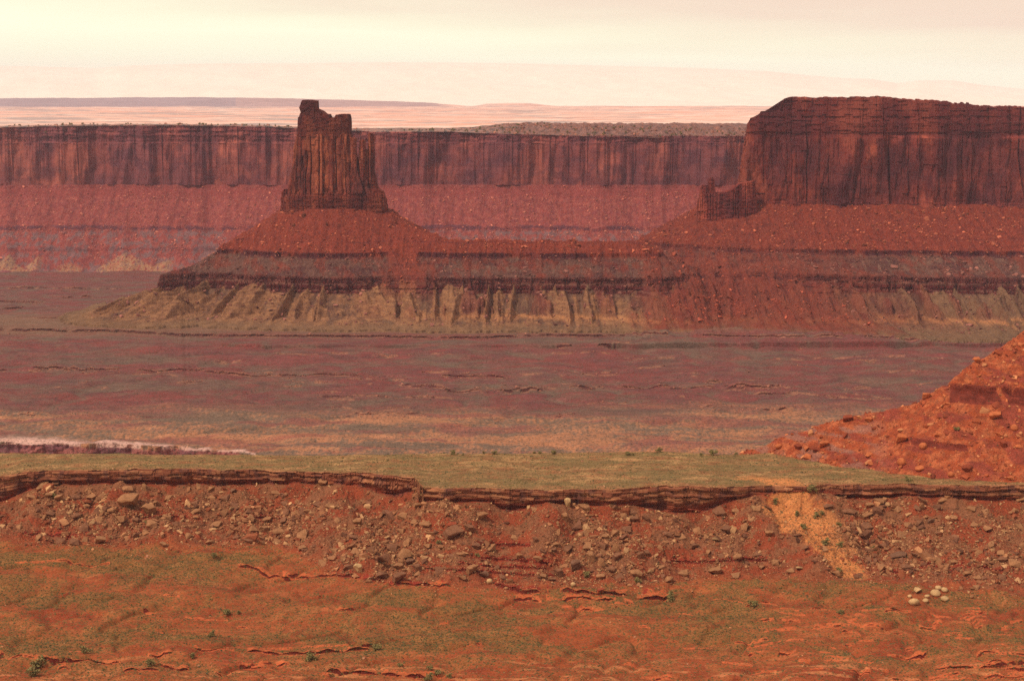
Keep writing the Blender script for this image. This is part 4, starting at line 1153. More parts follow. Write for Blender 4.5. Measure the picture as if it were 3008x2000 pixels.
# ------------------------------------------------------------------ plain, low ridges and mountains on the horizon
NC4, NR4 = 700, 420
a4 = np.linspace(az(-500, 320), az(3500, 320), NC4)
Y4 = 7000 * (26000 / 7000.) ** np.linspace(0, 1, NR4)
Yg = Y4[None] + 0 * a4[:, None]; Xg = a4[:, None] * Y4[None]
H4 = HC - 152 + 9 * fbm(Xg / 900, Yg / 1300, 4, 401) + 5 * np.abs(fbm(Xg / 260, Yg / 700, 3, 402)) - sstep(22000, 25500, Yg) * 20
u4 = 1504 + FPX * Xg / Yg
hR = np.interp(u4, [-400, 0, 300, 600, 900, 1150, 1250, 1400, 3500], [112, 108, 122, 128, 104, 72, 52, 0, 0])
H4 += hR * sstep(21500, 23500, Yg) * sstep(26500, 24500, Yg)
H4 += np.interp(u4, [1390, 1430, 1500, 1560, 1640], [0, 36, 40, 34, 0]) * sstep(21500, 23500, Yg)
V4 = np.stack([Xg, Yg, H4], -1)
b4 = fbm(Xg / 2600 + 3, Yg / 700, 4, 403); b5 = fbm(Xg / 500, Yg / 240, 4, 404)
C4 = np.empty(V4.shape); C4[:] = (.86, .52, .40)  # pink sand, brightened so the colour carries the sunlight on the plain
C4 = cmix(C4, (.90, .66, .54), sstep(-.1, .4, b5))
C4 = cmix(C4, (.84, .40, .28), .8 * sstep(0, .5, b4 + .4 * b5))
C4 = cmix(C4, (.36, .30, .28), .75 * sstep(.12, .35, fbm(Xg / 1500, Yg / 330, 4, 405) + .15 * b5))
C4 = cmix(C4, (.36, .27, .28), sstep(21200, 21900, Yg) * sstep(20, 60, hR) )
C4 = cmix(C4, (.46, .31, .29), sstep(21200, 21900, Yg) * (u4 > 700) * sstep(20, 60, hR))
mat_plain = terrain_mat('sunlit_pale_plain', 60, (3, 1, 1), .22, .2, 5)
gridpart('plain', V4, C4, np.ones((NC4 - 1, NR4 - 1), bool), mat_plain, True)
NC5, NR5 = 700, 90
a5 = np.linspace(az(-500, 250), az(3500, 250), NC5)
Y5 = np.linspace(25500, 44000, NR5)
Yg = Y5[None] + 0 * a5[:, None]; Xg = a5[:, None] * Y5[None]
u5 = 1504 + FPX * a5[:, None] * 1.015
crest = 9 + np.interp(u5, [-500, 0, 120, 280, 350, 560, 900, 1150, 1500, 1800, 2060, 2250, 2400, 2480, 2560, 2640, 2700, 2800, 2900, 3100, 3500],
                  [184, 190, 192, 196, 190, 184, 182, 180, 182, 190, 196, 204, 218, 224, 226, 238, 230, 230, 244, 262, 270])
zc5 = (280 - crest) / 4830 * 42000 + HC
ft5 = sstep(0, 1, (Yg - 26500) / (41000 - 26500.))
rid = 1 - np.abs(fbm(Xg / 2600 + Yg / 9000, Yg / 5200, 4, 501))
H5 = HC - 200 + (zc5 - (HC - 200)) * ft5 ** 1.25 + 70 * (rid - .75) * np.sin(np.pi * np.clip((Yg - 25500) / 15500, 0, 1)) 
H5 -= 400 * sstep(41500, 44000, Yg)
V5 = np.stack([Xg, Yg, H5], -1)
C5 = np.empty(V5.shape); C5[:] = (.955, .86, .71)  # pale colour has the fading by haze painted in
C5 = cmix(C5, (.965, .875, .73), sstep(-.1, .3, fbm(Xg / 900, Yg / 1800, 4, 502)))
mat_mtn = terrain_mat('haze_paled_mountain', 300, (1, 1, 1), .05, 0, 5)
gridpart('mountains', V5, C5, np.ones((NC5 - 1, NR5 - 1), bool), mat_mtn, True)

# ------------------------------------------------------------------ the air
def box(name, lo, hi, mat):
    x0, y0, z0 = lo; x1, y1, z1 = hi
    V = [(x, y, z) for x in (x0, x1) for y in (y0, y1) for z in (z0, z1)]
    F = [(0, 1, 3, 2), (4, 6, 7, 5), (0, 4, 5, 1), (2, 3, 7, 6), (0, 2, 6, 4), (1, 5, 7, 3)]
    return mesh_from(name, V, F, mat, smooth=False)
hm = bpy.data.materials.new('air')
hm.use_nodes = True
nt = hm.node_tree
for n in list(nt.nodes): nt.nodes.remove(n)
ho = nt.nodes.new('ShaderNodeOutputMaterial')
pv = nt.nodes.new('ShaderNodeVolumePrincipled')
pv.inputs['Color'].default_value = (0.86, 0.78, 0.96, 1)
pv.inputs['Density'].default_value = 1.35e-5
pv.inputs['Anisotropy'].default_value = 0.0
nt.links.new(pv.outputs[0], ho.inputs['Volume'])
haze = box('haze', (-26000, -900, -2), (26000, 45500, max(float(V5[..., 2].max()), HC) + 30), hm)
tag(haze, kind='stuff')
# ------------------------------------------------------------------ loose rocks and plants
rg = np.random.RandomState(5)
def hull_rock(seed, flat=.6, npts=13, roundness=0.0):
    r = random.Random(seed)
    bm = bmesh.new()
    for _ in range(npts):
        v = Vector((r.uniform(-1, 1), r.uniform(-1, 1), r.uniform(-1, 1)))
        m = max(abs(v.x), abs(v.y), abs(v.z))
        w = v / m
        w = w.lerp(v.normalized(), .2 + .8 * roundness)
        w = w * r.uniform(.82, 1.0)
        bm.verts.new((w.x, w.y * .8, w.z * flat))
    bmesh.ops.convex_hull(bm, input=bm.verts)
    for v in [v for v in bm.verts if not v.link_faces]:
        bm.verts.remove(v)
    return bm
def bm_arrays(bm):
    bmesh.ops.triangulate(bm, faces=bm.faces)
    bm.verts.index_update()
    V = np.array([v.co[:] for v in bm.verts]); F = np.array([[v.index for v in f.verts] for f in bm.faces])
    return V, F
TEMPL = []
for i in range(14):
    bm = hull_rock(100 + i, flat=[.45, .6, .8][i % 3], npts=[10, 12, 15][i % 3], roundness=.0 if i < 11 else .7)
    TEMPL.append(bm_arrays(bm)); bm.free()
def rotmats(yaw, tx, ty):
    cy, sy = np.cos(yaw), np.sin(yaw)
    cx, sx = np.cos(tx), np.sin(tx)
    cz, sz = np.cos(ty), np.sin(ty)
    n = len(yaw); o = np.ones(n); z = np.zeros(n)
    Rz = np.stack([cy, -sy, z, sy, cy, z, z, z, o], -1).reshape(n, 3, 3)
    Rx = np.stack([o, z, z, z, cx, -sx, z, sx, cx], -1).reshape(n, 3, 3)
    Ry = np.stack([cz, z, sz, z, o, z, -sz, z, cz], -1).reshape(n, 3, 3)
    return Rx @ Ry @ Rz
def scatter(name, pos, size, col, mat, tilt=.5, sink=.2, jit=.3, aspect=None, smooth=False):
    """one mesh of many loose pieces"""
    n = len(pos)
    kind = rg.randint(0, len(TEMPL), n)
    R = rotmats(rg.rand(n) * 6.28, rg.randn(n) * tilt * .6 + tilt * .5, rg.randn(n) * tilt * .6)
    asp = np.stack([1 + jit * rg.randn(n), 1 + jit * rg.randn(n), 1 + jit * rg.randn(n)], -1).clip(.5, 1.8)
    Vs, Fs, Cs, base = [], [], [], 0
    for k in range(len(TEMPL)):
        m = np.where(kind == k)[0]
        if len(m) == 0: continue
        TV, TF = TEMPL[k]
        v = TV[None] * (asp[m] * size[m, None] / 2)[:, None, :]
        v = np.einsum('nij,nkj->nki', R[m], v) + pos[m][:, None, :]
        v[..., 2] += size[m, None] * (.28 - sink)
        f = TF[None] + (np.arange(len(m)) * len(TV))[:, None, None] + base
        Vs.append(v.reshape(-1, 3)); Fs.append(f.reshape(-1, 3)); Cs.append(np.repeat(col[m], len(TV), 0)); base += len(m) * len(TV)
    return mesh_from(name, np.concatenate(Vs), np.concatenate(Fs), mat, np.concatenate(Cs), smooth)
def cell_area(V):
    e1 = V[1:, :-1] - V[:-1, :-1]; e2 = V[:-1, 1:] - V[:-1, :-1]
    return np.linalg.norm(np.cross(e1, e2), axis=-1)
def pick(V, W, n):
    """n random points on grid V, weight per cell W (density per m2)"""
    A = cell_area(V) * W[:-1, :-1]
    p = A.ravel(); c = np.cumsum(p)
    i = np.searchsorted(c, rg.rand(n) * c[-1]); i = np.clip(i, 0, len(p) - 1)
    ci, ri = np.unravel_index(i, A.shape)
    f, g = rg.rand(n)[:, None], rg.rand(n)[:, None]
    return V[ci, ri] * (1 - f) * (1 - g) + V[ci + 1, ri] * f * (1 - g) + V[ci, ri + 1] * (1 - f) * g + V[ci + 1, ri + 1] * f * g, ci, ri
def pareto(n, lo, hi, a):
    u = rg.rand(n)
    return (lo ** -a + u * (hi ** -a - lo ** -a)) ** (-1 / a)
mat_rock = terrain_mat('boulder_rock', .8, (1, 1, .6), .30, .7, .25)
mat_rock2 = terrain_mat('slope_rock', 2.5, (1, 1, 1), .25, .5, .6)
mat_plant = terrain_mat('sage', .5, (1, 1, 1), .4, 0, .1)

inview = lambda V: (lambda u, v: ((u > -120) & (u < 3128) & (v < 2080)))(*proj(V[..., 0], V[..., 1], V[..., 2]))
BIG = []      # candidates for single boulders: (pixel size, pos, size, colour, zone)
def rocks_zone(name, V, W, n, lo, hi, al, cols, mat, zone, big_px, tilt=.5, sink=.2, label=None):
    pos, ci, ri = pick(V, W, n)
    size = pareto(n, lo, hi, al)
    cols = np.array(cols)
    t = rg.randint(0, len(cols), n)
    col = cols[t] * (1 + .16 * rg.randn(n))[:, None].clip(.6, 1.45)
    px = size * 4830 / pos[:, 1]
    u, v = proj(pos[:, 0], pos[:, 1], pos[:, 2])
    big = (px > big_px) & (u > 0) & (u < 3008) & (v < 2000)
    for i in np.where(big)[0]:
        BIG.append((px[i], pos[i], size[i], col[i], zone))
    o = scatter(name, pos[~big], size[~big], col[~big], mat, tilt, sink)
    tag(o, kind='stuff')
    return o
iv = inview(V1)
clus = fbm(V1[..., 0] / 20, V1[..., 1] / 12, 3, 601)
reld = np.clip((Y1 - C_(toe_y)) / np.maximum(C_(cb_y - toe_y), 1), 0, 1)
uT, vT = proj(V1[..., 0], V1[..., 1], V1[..., 2])
redpatch = np.exp(-((uT - 1520) / 90) ** 2 - ((vT - 1600) / 80) ** 2) + np.exp(-((uT - 60) / 70) ** 2 - ((vT - 1510) / 40) ** 2)
piles = 0
for (pu, pv, su, sv, aa) in ((330, 1540, 170, 60, 1), (180, 1500, 90, 50, .8), (800, 1540, 130, 60, 1.2), (640, 1480, 120, 40, .5), (1180, 1620, 120, 80, 1.3), (1330, 1540, 90, 50, .7), (1030, 1660, 70, 40, .7),
                             (1770, 1640, 130, 70, 1.6), (1720, 1540, 90, 50, .5), (2120, 1560, 90, 50, .7), (2560, 1560, 110, 60, 1.2), (2700, 1640, 160, 50, .8), (2900, 1660, 120, 80, .6)):
    piles = piles + aa * np.exp(-((uT - pu) / su) ** 2 - ((vT - pv) / sv) ** 2)
WT = talus * iv * np.clip(.10 + sstep(-.2, .6, clus) * .5 + 1.5 * piles * (.25 + sstep(-.35, .3, fbm(V1[..., 0] / 9, V1[..., 1] / 8, 3, 605))), 0, 3) * (1 - .85 * np.clip(redpatch, 0, 1)) * (.5 + .5 * sstep(0, .2, reld)) * (1 - .85 * sm)
tcols = [lin(182, 116, 80) * K, lin(158, 96, 66) * K, lin(130, 78, 58) * K, lin(204, 142, 100) * K, lin(150, 78, 52) * K, lin(166, 104, 72) * K]
rocks_zone('talus_rubble', V1, WT, 28000, .6, 8, 1.85, tcols, mat_rock, 'talus', 15, .55, .18)
pos, ci, ri = pick(V1, talus * iv * (.4 + sstep(-.4, .4, clus)) * (1 - .8 * sm), 30000)
size = pareto(30000, .35, 1.1, 2.0)
cc = np.array(tcols)[rg.randint(0, len(tcols), 30000)] * (1 + .2 * rg.randn(30000))[:, None].clip(.5, 1.5)
tag(scatter('talus_gravel', pos, size, cc, mat_rock, .5, .15), kind='stuff')
WB = basin * iv * (.03 + .8 * sstep(-26, 0, Y1 - C_(toe_y)) + .12 * sstep(790, 740, Y1))
rocks_zone('scattered_stones', V1, WB, 5000, .3, 1.8, 2.2, [lin(190, 120, 90) * K, lin(170, 84, 56) * K, lin(205, 130, 90) * K], mat_rock, 'basin', 99, .3, .2)
WH = HILLv * iv * (.35 + sstep(-.2, .5, fbm(V1[..., 0] / 12, V1[..., 2] / 8, 3, 602))) * (~HBv)
hcols = [lin(200, 104, 66) * K, lin(180, 84, 54) * K, lin(216, 130, 88) * K, lin(140, 64, 46) * K]
rocks_zone('hill_rubble', V1, WH, 22000, .6, 6, 1.7, hcols, mat_rock, 'hill', 16, .6, .18)
WE = bench * iv * (sstep(9, 1, Y1 - C_(rim_y)) * .6 + .05)
rocks_zone('bench_stones', V1, WE, 2500, .35, 2.2, 2.2, [lin(200, 140, 104) * K, lin(180, 112, 84) * K], mat_rock, 'bench', 99, .2, .2)
# slopes of the butte and mesa
iv2 = inview(V2)
r2 = fbm(V2[..., 0] / 40, (V2[..., 1] + V2[..., 2]) / 60, 3, 603)
slope2 = (Q2 > 2) & (Q2 < 330)
WS = slope2 * iv2 * (.25 + sstep(-.2, .5, r2)) * np.where(relz < -153, .45 + .9 * B2, 1.0) * (1 - .6 * ((relz < -121) & (relz > -151)))
pos, ci, ri = pick(V2, WS, 26000)
size = pareto(26000, 1.7, 11, 2.0)
cc = np.where((relz[ci, ri] > -86)[:, None], (lin(196, 104, 72) * K2)[None], (lin(164, 102, 84) * K2)[None])
cc = np.where((B2[ci, ri] > .5)[:, None], (lin(182, 88, 62) * K2)[None], cc)
cc = cc * (1 + .35 * rg.randn(26000))[:, None].clip(.4, 1.8)
tag(scatter('slope_rubble', pos, size, cc, mat_rock2, .5, .15), kind='stuff')
WF = isfloor * iv2 * (sstep(.1, .4, L2) * 6 + .02 + .25 * ((Q2 < 560) & (Y2 < 3200)))
pos, ci, ri = pick(V2, WF, 9000)
size = pareto(9000, .9, 4.5, 2.3)
cc = (lin(176, 112, 88) * K2)[None] * (1 + .25 * rg.randn(9000))[:, None].clip(.4, 1.6)
tag(scatter('floor_rubble', pos, size, cc, mat_rock2, .3, .15), kind='stuff')
# far plateau slope
iv3 = inview(V3)
W3 = ((d3 > 22) & (d3 < 330)) * iv3 * (.2 + sstep(-.2, .5, fbm(V3[..., 0] / 60, (V3[..., 1] + V3[..., 2]) / 90, 3, 604)))
pos, ci, ri = pick(V3, W3, 9000)
size = pareto(9000, 2.2, 10, 2.2)
cc = (lin(190, 112, 92))[None] * (1 + .22 * rg.randn(9000))[:, None].clip(.5, 1.5)
tag(scatter('far_slope_rubble', pos, size, cc, mat_rock2, .4, .15), kind='stuff')
W3 = (d3 < -1) * iv3 * sstep(300, 100, -d3) * (.15 + 2 * sstep(1300, 1600, 1504 + FPX * X3 / Y3))
pos, ci, ri = pick(V3, W3, 2500)
size = pareto(2500, 2.5, 13, 1.8)
cc = (lin(158, 104, 84))[None] * (1 + .25 * rg.randn(2500))[:, None].clip(.5, 1.5)
tag(scatter('plateau_rocks', pos, size, cc, mat_rock2, .4, .15), kind='stuff')

# low desert plants, far too many to count
def bush_template(seed, n=9):
    r = random.Random(seed)
    V, F = [], []
    for k in range(n):
        a = r.uniform(0, 6.28); rr = r.uniform(.1, .8); h = r.uniform(.3, .9)
        c = Vector((math.cos(a) * rr, math.sin(a) * rr, h * .55))
        s = r.uniform(.28, .5)
        b = len(V)
        for q in range(3):
            an = a + q * 2.1 + r.uniform(-.4, .4)
            V.append((c.x + math.cos(an) * s, c.y + math.sin(an) * s, c.z - s * .5 * r.random()))
        V.append((c.x + r.uniform(-.1, .1), c.y, c.z + s * .8))
        F += [(b, b + 1, b + 3), (b + 1, b + 2, b + 3), (b + 2, b, b + 3)]
    return np.array(V), np.array(F)
ROCKT = TEMPL
def plants(name, V, W, n, lo, hi, cols, cluster=None):
    global TEMPL
    TEMPL = [bush_template(i, 5) for i in range(6)]
    pos, ci, ri = pick(V, W, n)
    size = pareto(n, lo, hi, 2.0)
    cols = np.array(cols); col = cols[rg.randint(0, len(cols), n)] * (1 + .2 * rg.randn(n))[:, None].clip(.5, 1.5)
    o = scatter(name, pos, size, col, mat_plant, .05, .3, .15)
    TEMPL = ROCKT
    tag(o, kind='stuff')
vc = [lin(112, 104, 66) * K, lin(128, 116, 74) * K, lin(96, 96, 70) * K, lin(146, 122, 72) * K]
plants('bench_scrub', V1, bench * iv * (1 - .8 * sm) * (.5 + sstep(-.4, .3, fbm(V1[..., 0] / 20, V1[..., 1] / 9, 3, 610))), 42000, .6, 1.9, [q * .85 for q in vc])
plants('basin_scrub', V1, basin * iv * (.15 + 1.3 * vegm) * (1 - .5 * sstep(.3, .6, LEDv)), 48000, .5, 1.55, [q * .8 for q in vc])
plants('talus_scrub', V1, talus * iv * (.2 + 2.5 * sm) + .1 * HILLv * iv, 2600, .7, 1.9, [lin(96, 100, 66) * K, lin(84, 92, 70) * K])
plants('floor_scrub', V2, isfloor * iv2 * sstep(2900, 2300, Y2), 16000, 1.4, 2.8, [lin(104, 100, 84) * K2, lin(118, 104, 88) * K2])

# ------------------------------------------------------------------ single boulders
def ground_hit(u, v, V, Vu, Vv):
    """nearest visible point of a terrain grid at a photo pixel"""
    ca = az(u, v)
    A = V[:, 0, 0] / V[:, 0, 1]
    c = int(np.clip(np.searchsorted(A, ca), 1, len(A) - 1))
    col = Vv[c]
    hit = np.where(col <= v)[0]
    j = hit[0] if len(hit) else -1
    return V[c, j].copy()
BM = []
for i in range(16):
    fl = [.45, .6, .75, .55][i % 4]
    bm = hull_rock(900 + i, flat=fl, npts=[12, 14, 18, 11][i % 4], roundness=0 if i < 12 else 1.0)
    if i >= 12:
        bm.free(); bm = bmesh.new(); bmesh.ops.create_icosphere(bm, subdivisions=3, radius=1)
        for v in bm.verts:
            v.co *= 1 + .12 * float(perlin(v.co.x * 1.3 + i * 5, v.co.y * 1.3 + v.co.z, 77))
            v.co.y *= .8; v.co.z *= .62
    else:
        bmesh.ops.bevel(bm, geom=bm.edges[:], offset=.03, segments=1, affect='EDGES')
        bmesh.ops.triangulate(bm, faces=bm.faces[:])
        bmesh.ops.subdivide_edges(bm, edges=bm.edges[:], cuts=2, use_grid_fill=True)
        for v in bm.verts:
            n = v.normal
            k = float(fbm(v.co.x * 2.4 + i * 3.3 + v.co.z, v.co.y * 2.4 - v.co.z * 2.1, 3, 78))
            v.co += n * (.045 * k)
    me = bpy.data.meshes.new('boulder')
    bm.to_mesh(me); bm.free()
    if i >= 12:
        for p_ in me.polygons: p_.use_smooth = True
    BM.append(me)
def solid_rock_mat(name, rgb):
    m, nt, b = new_mat(name)
    n1 = noise(nt, (1.1, 1.1, 1.9), 5, .7); n2 = noise(nt, (.22, .22, .3), 3, .6)
    c = mixc(nt, mrange(nt, n2, .35, .65, 0, 1), tuple(np.array(rgb) * .82), tuple(np.array(rgb) * 1.12))
    c = mulc(nt, c, mrange(nt, n1, .3, .7, .72, 1.25))
    nt.links.new(c, b.inputs['Base Color'])
    bp = nd(nt, 'ShaderNodeBump'); bp.inputs['Strength'].default_value = .7; bp.inputs['Distance'].default_value = .25
    nt.links.new(n1, bp.inputs['Height']); nt.links.new(bp.outputs[0], b.inputs['Normal'])
    return m
RM = {'tan': solid_rock_mat('tan_sandstone', lin(174, 112, 78) * K), 'brown': solid_rock_mat('brown_sandstone', lin(146, 90, 66) * K),
      'red': solid_rock_mat('red_sandstone', lin(160, 72, 50) * K), 'orange': solid_rock_mat('orange_sandstone', lin(206, 106, 66) * K),
      'pale': solid_rock_mat('pale_sandstone', lin(214, 158, 112) * K), 'purple': solid_rock_mat('purplish_sandstone', lin(136, 88, 68) * K)}
MESHV = {}
def boulder(pos, w, h, matn, label, group=None, shape=None, yaw=None, tilt=(0, 0), d=None, sink=.3):
    k = rg.randint(0, 12) if shape is None else shape
    key = (k, matn)
    if key not in MESHV:
        me = BM[k].copy(); me.materials.append(RM[matn]); me.name = 'boulder'; MESHV[key] = me
    o = bpy.data.objects.new('boulder', MESHV[key])
    scene.collection.objects.link(o)
    zz = BM[k].vertices
    o.location = (pos[0], pos[1] + (.25 * w), pos[2] + h * (.5 - sink))
    ex = .62 if k >= 12 else [.45, .6, .75, .55][k % 4]
    o.scale = (w / 2, (d or w) / 2 / .8, h / 2 / ex)
    o.rotation_euler = (tilt[0], tilt[1], rg.uniform(-.5, .5) if yaw is None else yaw)
    tag(o, label, 'boulder', group)
    return o
